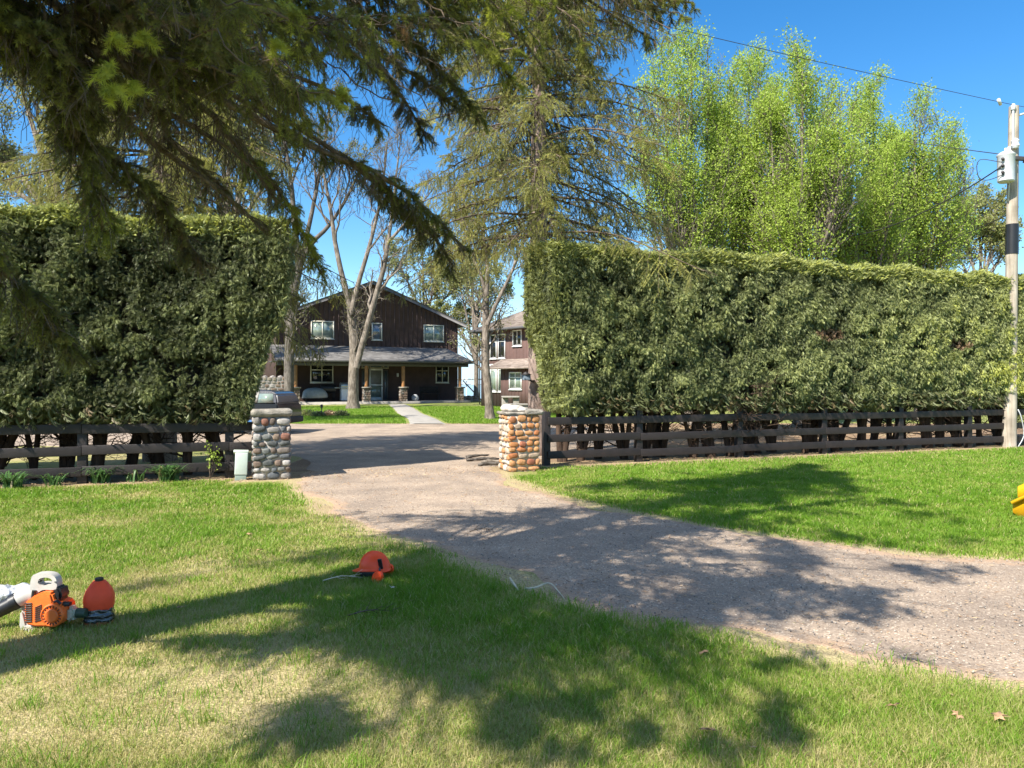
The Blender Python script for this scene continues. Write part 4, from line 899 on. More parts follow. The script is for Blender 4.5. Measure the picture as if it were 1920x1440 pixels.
needles(nd, np.stack(tq), 1, needle_template(60, .027, .0014, rs, .3), .02, rs, (.8, 1.0))
build(nd, 'needles', M['needle'], big)
# upper crown, above the picture: same tree, coarser sprays, thinned to shape ground shade
up_p, up_r = [], []
for z in np.arange(3.6, 17.4, .36):
    L = 4.9 * (1 - (z - 2.8) / 15.2) ** .75
    for k in range(6):
        az = rs.rand() * 2 * math.pi; dx, dy = math.cos(az), math.sin(az)
        if z < 6.0 + .0 and -.75 < az - math.pi / 4 < 1.6: continue
        if z < 4.4 and (dy > -.3 and dx > -.5): continue
        Lk = L * (.65 + .5 * rs.rand()); b = tz(z)
        up_p.append(resample(A([b, b + A([dx * Lk * .5, dy * Lk * .5, .05 * Lk]), b + A([dx * Lk, dy * Lk, -.16 * Lk])]), 12)); up_r.append(np.linspace(.05, .008, 12))
n_reg = len(up_p); ntry = 0; nex = 0
while nex < 280 and ntry < 30000:      # extra unseen limbs, added so their shade dapples the foreground
    ntry += 1; gx, gy = (Pg(rs.uniform(420, 1900), 1.6 * F / (rs.uniform(900, 1440) - 720)) if nex < 150 else Pg(rs.uniform(150, 1560), 1.6 * F / (rs.uniform(1160, 1440) - 720)))[:2]
    if not inpoly(A([gx]), A([gy]), SHADE)[0]: continue
    h = rs.uniform(4.4, 14.5); tp = A([gx, gy, 0]) - A(LDIR) / -LDIR.z * -h * -1 if False else A([gx - LDIR.x / -LDIR.z * h, gy - LDIR.y / -LDIR.z * h, h])
    rt0 = tz(h + rs.uniform(.3, 1.0)); Lk = np.linalg.norm(tp - rt0)
    if Lk > 5.9 - .16 * (h - 4.4) or Lk < 2 or (tp[1] > .4 and (tp[2] - 1.6) / tp[1] < .75): continue
    nex += 1; up_p.append(resample(A([rt0, (rt0 + tp) / 2 + A([0, 0, .25]), tp]), 12)); up_r.append(np.linspace(.024, .006, 12))
print('extra limbs', nex)
UP, UR = np.stack(up_p), np.stack(up_r); uw = Acc()
sx_, sy_ = shadow_xy(UP[:, 8]); kk_ = (rs.rand(len(UP)) < np.where(inpoly(sx_, sy_, SHADE), .95, .10)) | (np.arange(len(UP)) >= n_reg); n_reg = int(kk_[:n_reg].sum()); UP, UR = UP[kk_], UR[kk_]
u2, ur2 = spawn(UP, UR, 30, .15, .99, math.radians(60), lambda L0, t: np.clip((1.05 - t) * L0 * .25 + .2, .2, 1.0), 5, rs, up=-.1, droop=.35, plane=.4)
qx, qy = shadow_xy(s2[:, 3]); occ = np.histogram2d(qx, qy, bins=[np.arange(-8, 12, .25), np.arange(0, 20, .25)])[0]
sx_, sy_ = shadow_xy(u2[:, 2]); occ = np.max([np.roll(np.roll(occ, i, 0), j, 1) for i in (-1, 0, 1) for j in (-1, 0, 1)], axis=0)
oc_ = occ[np.clip(((sx_ + 8) / .25).astype(int), 0, occ.shape[0] - 1), np.clip((sy_ / .25).astype(int), 0, occ.shape[1] - 1)]
kk_ = rs.rand(len(u2)) < np.where(inpoly(sx_, sy_, SHADE), .10 + sstep(.43, .50, fbm(sx_ * 1.25 + 3, sy_ * 1.25, 9, 3)), .05) * np.where(oc_ >= 3, .04, 1.0); ext = np.repeat(np.arange(len(UP)) >= n_reg, 30); kk_ = np.where(ext, inpoly(sx_, sy_, SHADE) & (rs.rand(len(u2)) < sstep(.43, .49, fbm(sx_ * 2.3 + 3, sy_ * 1.8, 9, 3) + .045 * (sy_ < 5.3))) & ((oc_ < 6) | (sy_ < 5.2)), kk_)
kl = kk_.reshape(len(UP), 30).mean(1) > np.where(np.arange(len(UP)) >= n_reg, .1, .3); tubes(uw, UP[kl], UR[kl] * .7, 5); kk_ &= np.repeat(kl, 30); u2, ur2 = u2[kk_], ur2[kk_]
tubes(uw, u2, np.maximum(ur2, .003), 3)
build(uw, 'upper_boughs', M['twig'], big, True)
u3, ur3 = spawn(u2, ur2, 6, .15, .98, math.radians(52), lambda L0, t: (1.1 - t) * L0 * .4 + .08, 3, rs, up=-.2, droop=.4, plane=.6)
sx_, sy_ = shadow_xy(u3[:, 1]); u3 = u3[rs.rand(len(u3)) < sstep(.44, .50, fbm(sx_ * 2.3 + 21, sy_ * 1.9 + 5, 20, 3) + .012 - .085 * sstep(6.6, 5.4, sy_))]
sx_, sy_ = shadow_xy(u2[:, 3]); u2n = u2[rs.rand(len(u2)) < .8 * sstep(.45, .51, fbm(sx_ * 2.3 + 21, sy_ * 1.9 + 5, 20, 3) - .085 * sstep(6.6, 5.4, sy_))]
un = Acc(); needles(un, u3, 1, needle_template(16, .034, .008, rs, .2), .02, rs, (.15, .7)); needles(un, u2n[:, 1:], 1, needle_template(16, .034, .008, rs, .2), .02, rs, (.15, .7))
build(un, 'upper_needles', M['needle'], big)

def spruce(label, base, height, z0, rad, nwh, rng, per=6, sparse=.5, lean=0, trunk_r=.22, tcol=(.15, .9), kk=26):
    t = thing('spruce_tree', label, 'tree', base, None); b = A(base, float); tk = Acc()
    tube(tk, [b + A([0, 0, -.1]), b + A([0, 0, .5]), b + A([lean * .5, 0, height * .5]), b + A([lean, 0, height])], [trunk_r * 1.35, trunk_r, trunk_r * .62, .02], 14, m=24)
    build(tk, 'trunk', M['bark_spruce'], t, True)
    pp, rr = [], []
    for z in np.linspace(z0, height * .97, nwh):
        f = (z - z0) / (height - z0); L = rad * (1 - f) ** .7 + .25; az0 = rng.rand() * 6.28
        for k in range(per):
            az = az0 + k * 6.283 / per + rng.normal() * .3; dx, dy = math.cos(az), math.sin(az); Lk = L * (.45 + .7 * rng.rand()); c = b + A([lean * z / height, 0, z])
            pp.append(resample(A([c, c + A([dx * Lk * .5, dy * Lk * .5, -.08 * Lk]), c + A([dx * Lk, dy * Lk, -.30 * Lk])]), 12)); rr.append(np.linspace(.032, .007, 12))
    PT, R = np.stack(pp), np.stack(rr); wd = Acc(); tubes(wd, PT, R, 5)
    a, ar = spawn(PT, R, kk, .22, .99, math.radians(60), lambda L0, t: np.clip((1.05 - t) * L0 * .25 + .18, .15, .7), 5, rng, up=-.10, droop=.38, plane=.6)
    tubes(wd, a, np.maximum(ar, .004), 3)
    c, cr = spawn(a, ar, 7, .15, .98, math.radians(50), lambda L0, t: (1.1 - t) * L0 * .36 + .09, 3, rng, up=-.16, droop=.4, plane=.9)
    ok = np.repeat(rng.rand(len(a)) < sparse, 7); tubes(wd, c[~ok][::2], np.maximum(cr[~ok][::2], .003), 3)
    build(wd, 'boughs', M['twig'], t, True)
    nd = Acc(); tm = needle_template(22, .032, .0055, rng, .2)
    clump = (fbm(c[:, 0, 0] * 1.1 + 3, c[:, 0, 2] * 1.1 + c[:, 0, 1], 7, 2) - .5) * 1.0
    needles(nd, c[ok], 1, tm, .02, rng, tcol, clump[ok]); build(nd, 'needles', M['needle_far'], t)
    return t
spruce('tall thin spruce with a pinkish trunk behind the rust pillar, drooping sparse boughs', Pg(1010, 16.9), 15.5, 5.0, 4.0, 24, np.random.RandomState(31), per=7, sparse=.95, trunk_r=.2, kk=26, tcol=(.25, .95))
spruce('spruce with a pale trunk behind the left hedge', Pg(300, 15.6), 15.5, 3.4, 3.7, 28, np.random.RandomState(33), per=8, sparse=.92, trunk_r=.26, tcol=(.35, 1.0))

# --- deciduous trees
rt = np.random.RandomState(41)
D = 40
def Q(L, d): return [P(x, y, d if len(r) == 0 else r[0]) for x, y, *r in L]
bare_levels = [dict(k=9, t0=.35, ang=38, len=lambda L0, t: (1.15 - t) * L0 * .42 + .5, m=7, up=.35, wob=.09, rf=.6, rmin=.012),
               dict(k=7, t0=.25, ang=42, len=lambda L0, t: (1.1 - t) * L0 * .5 + .25, m=6, up=.2, wob=.12, rmin=.008, sides=4),
               dict(k=6, t0=.25, ang=45, len=lambda L0, t: (1.1 - t) * L0 * .5 + .15, m=5, up=.12, wob=.12, rmin=.006, sides=3)]
tree('maple_tree', 'twin trunk bare maple standing in front of the brown house', 'tree',
     [(Q([(662, 768), (663, 700), (664, 645), (658, 575)], 40.5), .30, .225), (Q([(658, 580), (640, 510), (628, 450), (620, 390), (604, 310), (596, 240)], 40.5), .17, .04),
      (Q([(658, 590), (672, 530), (690, 470), (702, 425), (716, 360), (726, 270)], 40.2), .15, .04), (Q([(668, 690), (678, 650), (692, 600), (706, 550), (720, 500), (727, 450)], 39.8), .17, .12),
      (Q([(727, 455), (750, 430), (780, 395), (815, 350)], 39.6), .09, .025), (Q([(727, 460), (734, 410), (742, 340), (752, 250)], 39.8), .10, .025)],
     M['bark_maple'], M['leaf_pale'], bare_levels, rt, dict(lv=[(3, 1, .06)], t0=.6, tb=(0, .6)))
tree('maple_tree', 'dark trunk tree at the left edge of the brown house', 'tree',
     [(Q([(540, 800), (541, 740), (543, 650), (549, 560), (562, 490)], 41), .29, .23), (Q([(562, 495), (585, 455), (615, 425), (645, 380), (665, 340), (690, 280)], 41), .15, .03),
      (Q([(560, 500), (552, 420), (545, 340), (530, 240), (520, 150)], 41), .19, .04), (Q([(562, 495), (580, 420), (596, 340), (612, 250), (620, 170)], 41.3), .15, .03)],
     M['bark_dark'], M['leaf_pale'], bare_levels, rt, dict(lv=[(3, 3, .10)], t0=.2, tb=(0, .6)))
tree('maple_tree', 'forked pale trunk tree between the two houses', 'tree',
     [(Q([(919, 789), (915, 730), (910, 670), (911, 610), (911, 560)], 31.6), .19, .145), (Q([(911, 565), (904, 520), (890, 490), (874, 440), (850, 370)], 31.6), .09, .02),
      (Q([(911, 565), (914, 500), (906, 430), (915, 340), (930, 250)], 31.4), .10, .02), (Q([(913, 610), (934, 562), (957, 515), (983, 450), (1004, 380)], 31.2), .10, .02)],
     M['bark_maple'], M['leaf_pale'], bare_levels, rt, dict(lv=[(3, 2, .07)], t0=.3, tb=(.1, .9)))
# behind left hedge: budding trees
def bud(label, px, d, tips, topless, rng, n=3, size=.08, leafm='leaf_pale', r=.22, per=4):
    b = Pg(px, d); stems = [([b, P(px, 560, d), P(px - 3, topless, d)], r, r * .75)]
    for tx, ty in tips: stems.append(([P(px - 3, topless + 15, d), P(px - 3 + (tx - px) * .35, topless + (ty - topless) * .35, d), P(px + (tx - px) * .75, topless + (ty - topless) * .7, d + .3), P(tx, ty, d + rng.uniform(-1, 1))], r * .55, .03))
    return tree('budding_tree', label, 'tree', stems, M['bark_maple'], M[leafm], bare_levels, rng, dict(lv=[(3, per, size)], t0=.2, tb=(.1, 1), spread=.1))
bud('budding pale green tree behind the far left end of the left hedge', 120, 24, [(20, 80), (-60, 200), (70, 20), (-20, 310), (170, 60)], 430, np.random.RandomState(51), per=9)
bud('tall budding tree behind the right part of the left hedge', 430, 42, [(380, 190), (430, 110), (500, 160), (350, 300), (470, 250), (540, 260), (410, 60)], 470, np.random.RandomState(52), size=.12, r=.3, per=5)
bud('yellow green budding tree behind the roof end of the brown house', 800, 62, [(740, 470), (790, 440), (840, 460), (870, 520), (885, 590), (820, 520)], 600, np.random.RandomState(53), size=.16, r=.24, per=6)
bud('yellow green leaning tree on the lake shore between the houses', 893, 60, [(850, 480), (880, 420), (905, 470), (830, 580), (940, 520)], 655, np.random.RandomState(54), size=.15, r=.2, per=6)
bud('pale hazy tree near the utility pole above the right end of the hedge', 1845, 46, [(1800, 400), (1835, 375), (1870, 390), (1890, 440), (1780, 450), (1850, 430)], 560, np.random.RandomState(55), size=.13, r=.2, per=7)
up_levels = [dict(k=20, t0=.06, ang=31, len=lambda L0, t: (1.1 - t) * L0 * .33 + .65, m=7, up=.55, wob=.05, rf=.5, rmin=.010),
             dict(k=12, t0=.12, ang=38, len=lambda L0, t: (1.1 - t) * L0 * .4 + .28, m=5, up=.3, wob=.08, rmin=.007, sides=3)]
mk = ['tallest leafy green tree, leftmost of the row above the right hedge', 'second leafy green tree from the left above the right hedge', 'bright green leafy tree in the middle of the row above the right hedge', 'leafy green tree right of the middle of the row above the hedge', 'wide leafy green tree at the right end of the row above the hedge']
for k, (px, d, top, sp, ns) in enumerate([(1290, 28, 88, 95, 8), (1395, 30, 122, 85, 7), (1500, 27, 118, 90, 8), (1625, 29, 172, 95, 8), (1725, 31, 215, 95, 8)]):
    r = np.random.RandomState(60 + k); b = Pg(px, d); stems = [([b, b + A([0, 0, 1.2]), P(px, 600, d)], .22, .17)]
    for j in range(ns):
        f = (j + .5) / ns * 2 - 1; tx = px + sp * f + r.uniform(-12, 12); ty = top + 35 + abs(f) ** 1.5 * 150 * (1.0 if k < 4 or f < 0 else .7) + r.uniform(-35, 40); dd = d + r.uniform(-1.6, 1.6)
        if j == ns // 2: ty = top
        p0 = P(px, 610 + r.uniform(-20, 40), d)
        stems.append(([p0, P(px + (tx - px) * .55, 470, d + (dd - d) * .5), P(px + (tx - px) * .9, 470 + (ty - 470) * .45, dd), P(tx, ty, dd)], .085, .018))
    tree('leafy_tree', mk[k], 'tree', stems, M['bark_maple'], M['leaf'], up_levels, r, dict(lv=[(0, 90, .085), (1, 34, .085), (2, 38, .08)], t0=.12, tb=(.15, .95), spread=.17, clumpy=1), 'leafy trees above the right hedge')

# ------------------------------------------------------------------ hedges
def spray_template(rng):
    V, Q_ = [], []
    def leaf(x, y, a, l, w_, z):
        c, s = math.cos(a), math.sin(a); k = len(V)
        V.extend([(x, y, z), (x + c * l * .5 - s * w_, y + s * l * .5 + c * w_, z + .012), (x + c * l, y + s * l, z - .01), (x + c * l * .5 + s * w_, y + s * l * .5 - c * w_, z - .012)]); Q_.append((k, k + 1, k + 2, k + 3))
    leaf(0, 0, 0, .18, .0062, 0)
    for i in range(2):
        x = .02 + i * .06
        for s in (-1, 1): leaf(x, 0, s * rng.uniform(.28, .6), .11 - i * .018, .0066, rng.uniform(-.014, .014))
    V = A(V, float); V[:, 2] -= 3.4 * V[:, 0] ** 2
    return V, A(Q_)
SPRAYS = [spray_template(np.random.RandomState(k)) for k in range(4)]
def hedge(label, t0, t1, z0, z1f, v0, v1, rng, dens, holes, endcut=None, trunks=(), seed=0, gold=None, cutR=None):
    """box shaped clipped hedge along the fence frame. v is towards the viewer"""
    hd = thing('hedge', label, 'hedge', FR.p((t0 + t1) / 2, (v0 + v1) / 2, 0)); fo = Acc(); L = t1 - t0
    def put(p, n, tint, size):
        nn = len(p); k4 = rng.randint(0, 4, nn)
        ax = n * .62 + rng.normal(size=(nn, 3)) * .42 + A([0, 0, -.5]) * (n[:, 2:3] < .5) + A([0, 0, .35]) * (n[:, 2:3] >= .5)
        hint = n + rng.normal(size=(nn, 3)) * .5; Mx = frames(ax, rng, hint=hint)
        Mx = Mx * (size * (.6 + .8 * rng.rand(nn)))[:, None, None]
        for k in range(4):
            m = k4 == k; insts(fo, SPRAYS[k][0], SPRAYS[k][1], Mx[m], p[m], tint[m], quads=True)
    zt = z1f(0.0)
    # front and back faces
    for side, vv, dn in ((1, v1, dens), (-1, v0, dens * .1)):
        n_ = int(L * (zt - z0) * dn); t = t0 + L * rng.rand(n_); zm = z1f(t); z = z0 + (zm - z0) * rng.rand(n_) ** .97
        lump = fbm(t * 1.1 + seed, z * 1.3 + 5, 10, 3); fine = fbm(t * 3.5 + seed, z * 3.5, 13, 2)
        dep = (rng.rand(n_) ** 1.6) * .34; v = vv + side * ((lump - .5) * .26 + (fine - .5) * .16 - dep - .22 * sstep(z0 + .35, z0, z) - .18 * sstep(zm - .22, zm, z))
        if endcut: 
            lo = t0 + endcut(z); t = np.where(t < lo, lo + rng.rand(n_) * .5, t)
        if cutR: hi = t1 - cutR(z); t = np.where(t > hi, hi - rng.rand(n_) * .5, t)
        z = z + .12 * (fbm(t * 2.5, t * 0 + seed, 15, 2) - .5) * sstep(z0 + .6, z0, z) * 3
        p = FR.pts(np.stack([t, v, z], 1)); nrm_ = np.broadcast_to(FR.v * side, p.shape)
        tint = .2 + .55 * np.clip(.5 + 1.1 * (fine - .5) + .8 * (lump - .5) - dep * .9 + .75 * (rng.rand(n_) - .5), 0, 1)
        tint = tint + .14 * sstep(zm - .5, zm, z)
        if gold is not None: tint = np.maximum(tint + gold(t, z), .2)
        keep = np.ones(n_, bool)
        for (ht, hz, hw, hh) in holes:
            q = ((t - ht) / hw) ** 2 + ((z - hz) / hh) ** 2 + (fine - .5) * 1.5; tint = np.where(q < 1, .12 * rng.rand(n_), tint); keep &= ~((q < .8) & (rng.rand(n_) < .75) & (dep < .2))
        keep &= rng.rand(n_) < np.minimum(sstep(.16, .36, fbm(t * 1.9 + 30 + seed, z * 1.6, 17, 3)) + .12, sstep(.31, .50, fbm(t * 4.6 + 11, z * 4.0 + seed, 18, 2)) + .06)
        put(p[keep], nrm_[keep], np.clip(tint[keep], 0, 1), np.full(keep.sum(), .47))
    # top
    n_ = int(L * (v1 - v0) * dens * 1.1); t = t0 + L * rng.rand(n_); v = v0 + (v1 - v0) * rng.rand(n_); zm = z1f(t)
    z = zm + (fbm(t * 1.6, v * 1.6 + seed, 8, 3) - .5) * .42 - rng.rand(n_) ** 2 * .25 + .06 * (rng.rand(n_) < .1)
    if endcut: ok = t > t0 + endcut(z); t, v, z = t[ok], v[ok], z[ok]
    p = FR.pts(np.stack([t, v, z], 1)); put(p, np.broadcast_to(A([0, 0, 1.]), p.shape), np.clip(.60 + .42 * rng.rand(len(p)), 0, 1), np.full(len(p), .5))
    # ends and underside
    for sgn, te in ((-1, t0), (1, t1)):
        n_ = int((v1 - v0) * (zt - z0) * dens); v = v0 + (v1 - v0) * rng.rand(n_); z = z0 + (z1f(te) - z0) * rng.rand(n_)
        t = te + sgn * ((fbm(v * 2, z * 1.4 + seed, 6, 3) - .5) * .4 - rng.rand(n_) ** 1.6 * .35)
        if endcut and sgn < 0: t = t + endcut(z)
        if cutR and sgn > 0: t = t - cutR(z)
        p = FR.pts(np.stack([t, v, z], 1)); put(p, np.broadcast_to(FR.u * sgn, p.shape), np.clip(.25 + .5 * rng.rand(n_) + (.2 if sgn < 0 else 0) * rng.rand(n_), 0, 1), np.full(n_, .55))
    n_ = int(L * (v1 - v0) * dens * .12); t = t0 + L * rng.rand(n_); v = v0 + (v1 - v0) * rng.rand(n_); z = z0 + .0 + .35 * rng.rand(n_)
    if cutR: t = np.minimum(t, t1 - cutR(z))
    if endcut: ok = t > t0 + endcut(z); t, v, z = t[ok], v[ok], z[ok]
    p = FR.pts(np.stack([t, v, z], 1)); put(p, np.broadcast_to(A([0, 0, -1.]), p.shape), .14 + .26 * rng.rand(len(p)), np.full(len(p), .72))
    build(fo, 'foliage', M['hedge'], hd)
    co = Acc(); ts = np.linspace(t0 + .3, t1 - .3, 40); rows = []
    zz = np.linspace(z0 + .28, 1, 12)
    for t in ts:
        zc = np.linspace(z0 + .28, float(z1f(t)) - .36, 10)
        fr_ = [(t + (endcut(z) if endcut and t < t0 + 1.2 else 0), v1 - .42 + .12 * (float(vnoise(t * 2, z * 2, 3)) - .5), z) for z in zc]
        bk = [(t, v0 + .4, z) for z in zc[::-1]]
        if cutR and t > t1 - 1.2: fr_ = [(a - cutR(z), b, z) for a, b, z in fr_]; bk = [(a - cutR(z), b, z) for a, b, z in bk]
        rows.append(fr_ + bk)
    m = len(rows[0]); co.add(FR.pts(A(rows).reshape(-1, 3)), Q=[(i * m + j, (i + 1) * m + j, (i + 1) * m + (j + 1) % m, i * m + (j + 1) % m) for i in range(len(ts) - 1) for j in range(m)],
        T=[(0, j, j + 1) for j in range(1, m - 1)] + [((len(ts) - 1) * m, (len(ts) - 1) * m + j + 1, (len(ts) - 1) * m + j) for j in range(1, m - 1)])
    build(co, 'inner_twigs', M['hedge_core'], hd)
    for tt in trunks:
        a_ = Acc(); b = FR.p(tt, (v0 + v1) / 2 + rng.uniform(-.3, .3), 0); z0_ = float(gz(b[0:1], b[1:2])[0]); pts, rr = [], []
        for j in range(rng.randint(2, 5)):
            top = b + A([rng.uniform(-.55, .55), rng.uniform(-.3, .3), z0 + .7]); mid = b + (top - b) * .45 + A([rng.uniform(-.1, .1), 0, .05])
            pts.append(resample(A([b + A([rng.uniform(-.06, .06), rng.uniform(-.05, .05), z0_ - .05]), mid, top]), 8)); q = rng.uniform(.035, .085); rr.append(np.linspace(q * 1.25, q * .75, 8))
        PTt, Rt = np.stack(pts), np.stack(rr); tubes(a_, PTt, Rt, 7)
        s_, r_ = spawn(PTt, Rt, 10, .15, .95, math.radians(65), lambda L0, t: .6 + 0 * t, 5, rng, up=.1, wob=.15, rf=.3); tubes(a_, s_, np.maximum(r_, .005), 4)
        s2_, r2_ = spawn(s_, r_, 5, .3, .95, math.radians(55), lambda L0, t: .3 + 0 * t, 4, rng, up=-.1, wob=.15, rf=.5); tubes(a_, s2_, np.maximum(r2_, .004), 3)
        build(a_, 'trunk', M['bark_cedar'], hd, True)
    return hd
hr = np.random.RandomState(71)
tR0 = FR.solve(980, -1.3); tR1 = FR.solve(1960)
hedge('long clipped cedar hedge right of the gate', tR0, tR1 + 1.2, 1.1, lambda t: 4.32 + .0 * np.asarray(t, float) - .10 * np.clip((np.asarray(t, float) - tR0) / 13, 0, 1), -1.3, .22, hr, 7200,
      [(FR.solve(1545), 2.75, .38, .13), (FR.solve(1790), 2.6, .36, .13)], endcut=lambda z: .5 * np.clip((3.5 - np.asarray(z)) / 2.4, 0, 1.05), trunks=np.linspace(tR0 + .6, tR1 + .8, 30), seed=3,
      gold=lambda t, z: .16 * sstep(tR0 + 7, tR0 + 11, t) + .25 * np.exp(-(((t - FR.solve(1880)) / .9) ** 2 + ((z - 1.7) / .7) ** 2)))
tL1 = FR.solve(538)
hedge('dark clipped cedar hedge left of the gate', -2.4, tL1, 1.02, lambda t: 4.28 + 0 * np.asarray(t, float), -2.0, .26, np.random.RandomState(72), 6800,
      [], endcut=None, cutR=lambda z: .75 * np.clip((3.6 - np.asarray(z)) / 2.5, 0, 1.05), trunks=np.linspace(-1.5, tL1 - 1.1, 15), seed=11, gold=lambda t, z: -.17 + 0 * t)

# ------------------------------------------------------------------ utility pole and wires
pb = Pg(1892, 18.9); pt = P(1901, 200, 18.9)
pole = thing('utility_pole', 'weathered wooden utility pole with a black band at the right end of the hedge', 'utility pole', pb)
a_ = Acc(); tube(a_, [pb + A([0, 0, -.2]), pb * .5 + pt * .5, pt], [.165, .14, .115], 16, m=20); build(a_, 'shaft', M['pole_wood'], pole, 'auto')
def onpole(py): f = (838 - py) / (838 - 188); return pb * (1 - f) + pt * f
a_ = Acc(); tube(a_, [onpole(470), onpole(413)], [.148, .144], 18); build(a_, 'black_band', M['black'], pole, 'auto')
c = onpole(310) + A([-.32, -.22, 0]); 
a_ = Acc(); lathe(a_, [(.02, -.36), (.16, -.36), (.19, -.33), (.195, .28), (.21, .30), (.21, .33), (.12, .40), (.02, .41)], Matrix.Translation(Vector(c)), 22); tf = build(a_, 'transformer', M['grey_metal'], pole, 'auto')
a_ = Acc(); tube(a_, [c + A([.05, 0, .38]), c + A([.08, 0, .52])], [.06, .04], 10); tube(a_, [c + A([-.06, -.08, .38]), c + A([-.06, -.08, .47])], .035, 8); build(a_, 'bushing', M['porcelain'], tf, 'auto')
a_ = Acc(); 
for z in (-.22, .2): tube(a_, [c + A([.1, .08, z]), onpole(310) + A([0, 0, z])], .035, 6)
build(a_, 'mount', M['grey_metal'], tf)
a_ = Acc()
for z in (-.15, .02, .18): tube(a_, [c + A([-.15, -.12, z]), c + A([-.2, -.17, z])], .035, 8)
build(a_, 'terminal', M['trim_dark'], tf)
a_ = Acc(); tube(a_, [onpole(262) + A([-.05, -.15, -.12]), onpole(262) + A([-.05, -.15, .12])], [.07, .1, .08, .1, .05], 12, m=9); build(a_, 'insulator', M['porcelain'], pole, 'auto')
a_ = Acc(); q = onpole(230) + A([-.09, -.12, 0]); tube(a_, [q + A([0, 0, -.5]), q + A([0, 0, .50])], .028, 8); tube(a_, [q + A([0, 0, .43]), q + A([0, 0, .58])], [.05, .065, .04], 10, m=5); build(a_, 'pin', M['grey_metal'], pole, 'auto')
a_ = Acc(); q = onpole(290); box(a_, q + A([.12, -.12, 0]), (.5, .08, .1), .2, .01); tube(a_, [q + A([.2, -.1, -.1]), q + A([.3, -.15, .15])], .03, 6); build(a_, 'bracket', M['trim_dark'], pole)
a_ = Acc(); tube(a_, [onpole(205) + A([.1, 0, 0]), onpole(196) + A([.45, .1, 0])], .03, 6); build(a_, 'arm', M['grey_metal'], pole)
a_ = Acc(); tube(a_, [onpole(370) + A([-.15, -.06, 0]), onpole(300) + A([-.13, -.1, 0]), c + A([.05, .05, -.36])][:2], .02, 6); build(a_, 'conduit', M['grey_metal'], pole)
a_ = Acc(); tube(a_, [pb + A([.16, -.1, 0]), pb + A([.34, -.05, .3]), pb + A([.24, -.1, .75]), pb + A([.17, -.08, .95])], .012, 5, m=14); build(a_, 'ground_wire', M['grey_metal'], pole)
def wire(label, p0, p1, sag, r=.011, m=30):
    p0, p1 = A(p0, float), A(p1, float); s = np.linspace(0, 1, m)[:, None]; pts = p0 * (1 - s) + p1 * s; pts[:, 2] -= (sag * 4 * s * (1 - s))[:, 0]
    a_ = Acc(); tube(a_, pts, r, 5); tag(build(a_, 'overhead_wire', M['wire'], loc=p0), label, 'wire', 'overhead wires at the pole')
wp = onpole(200) + A([-.09, -.12, .16])
wire('high thin wire sloping down across the blue sky to the pole top', P(860, -45, 13.2), wp, .05, .007); wire('thin wire leaving the pole top past the right edge', wp, P(2300, 260, 21), .05, .007)
wire('short thin wire running left from the transformer to the trees', onpole(281) + A([-.4, -.1, 0]), P(1560, 236, 42), .1, .012)
wire('thick black service cable drooping left from the transformer', c + A([-.2, -.15, .0]), P(1530, 445, 30), .55, .017)
wire('faint low wire running left from below the transformer', onpole(390), P(1640, 490, 33), .2, .012)
a_ = Acc(); tube(a_, [c + A([-.2, -.15, .1]), P(1836, 300, 18.8), P(1834, 330, 18.8), P(1850, 338, 18.8), c + A([-.15, -.15, -.2])], .01, 5, m=20); build(a_, 'drip_loop', M['wire'], pole)
a_ = Acc(); q = P(1872, 184, 18.3); tube(a_, [q + A([0, 0, -.03]), q + A([.12, .1, -.12])], .04, 8); tag(build(a_, 'wire_clamp', M['porcelain'], loc=q), 'small white clamp hanging on the top wire left of the pole', 'clamp')

# ------------------------------------------------------------------ things on the lawn
# leaf blower
BX, BY = -3.0, 4.86; bz = float(gz(A([BX]), A([BY]))[0]) + .015
lb = thing('leaf_blower', 'orange and grey handheld leaf blower lying on the grass', 'leaf blower', (BX, BY, bz))
def BP(x, z, y=0): return A([BX + x, BY - y, bz + z])     # x right, z up, y to viewer
def bprism(acc, poly, y0, y1, bev=.012):
    bm = bmesh.new(); n = len(poly); a = [bm.verts.new(BP(x, z, y0)) for x, z in poly]; b = [bm.verts.new(BP(x, z, y1)) for x, z in poly]
    for i in range(n): bm.faces.new((a[i], a[(i + 1) % n], b[(i + 1) % n], b[i]))
    bm.faces.new(a[::-1]); bm.faces.new(b); bmesh.ops.recalc_face_normals(bm, faces=bm.faces[:])
    if bev: bmesh.ops.bevel(bm, geom=bm.edges[:], offset=bev, segments=2, affect='EDGES', clamp_overlap=True)
    bmesh.ops.triangulate(bm, faces=bm.faces[:]); addbm(acc, bm)
a_ = Acc(); bprism(a_, [(-.125, .035), (-.13, .17), (-.06, .225), (.0, .245), (.045, .235), (.06, .18), (.115, .16), (.125, .05), (.06, .02), (-.06, .02)], -.08, .075)
hs = build(a_, 'engine_cover', M['orange'], lb, 'auto')
a_ = Acc()
for k in range(9): box(a_, BP(-.098, .055 + k * .0145, .077), (.046, .008, .0075), 0, .002, ry=-.05); 
for k in range(8): box(a_, BP(-.035, .062 + k * .013, .077), (.05, .008, .006), 0, .002, ry=-.3 - .02 * k)
build(a_, 'vent_slot', M['black'], hs)
a_ = Acc(); RM = Matrix.Translation(Vector(BP(.055, .095, .076))) @ Matrix.Rotation(math.pi / 2, 4, 'X')
lathe(a_, [(.074, -.03), (.074, .004), (.066, .012), (.062, .006), (.048, .004)], RM, 32); lathe(a_, [(.0, .0), (.045, .0), (.045, .012), (.036, .02), (.0, .02)], RM, 28); build(a_, 'starter_cover', M['orange'], hs, 'auto')
a_ = Acc()
for k in range(18):
    th = k / 18 * 6.283; q = BP(.055 + .055 * math.cos(th), .095 + .055 * math.sin(th), .083); box(a_, q, (.014, .006, .004), 0, 0, ry=-th)
build(a_, 'grille_slot', M['black'], hs)
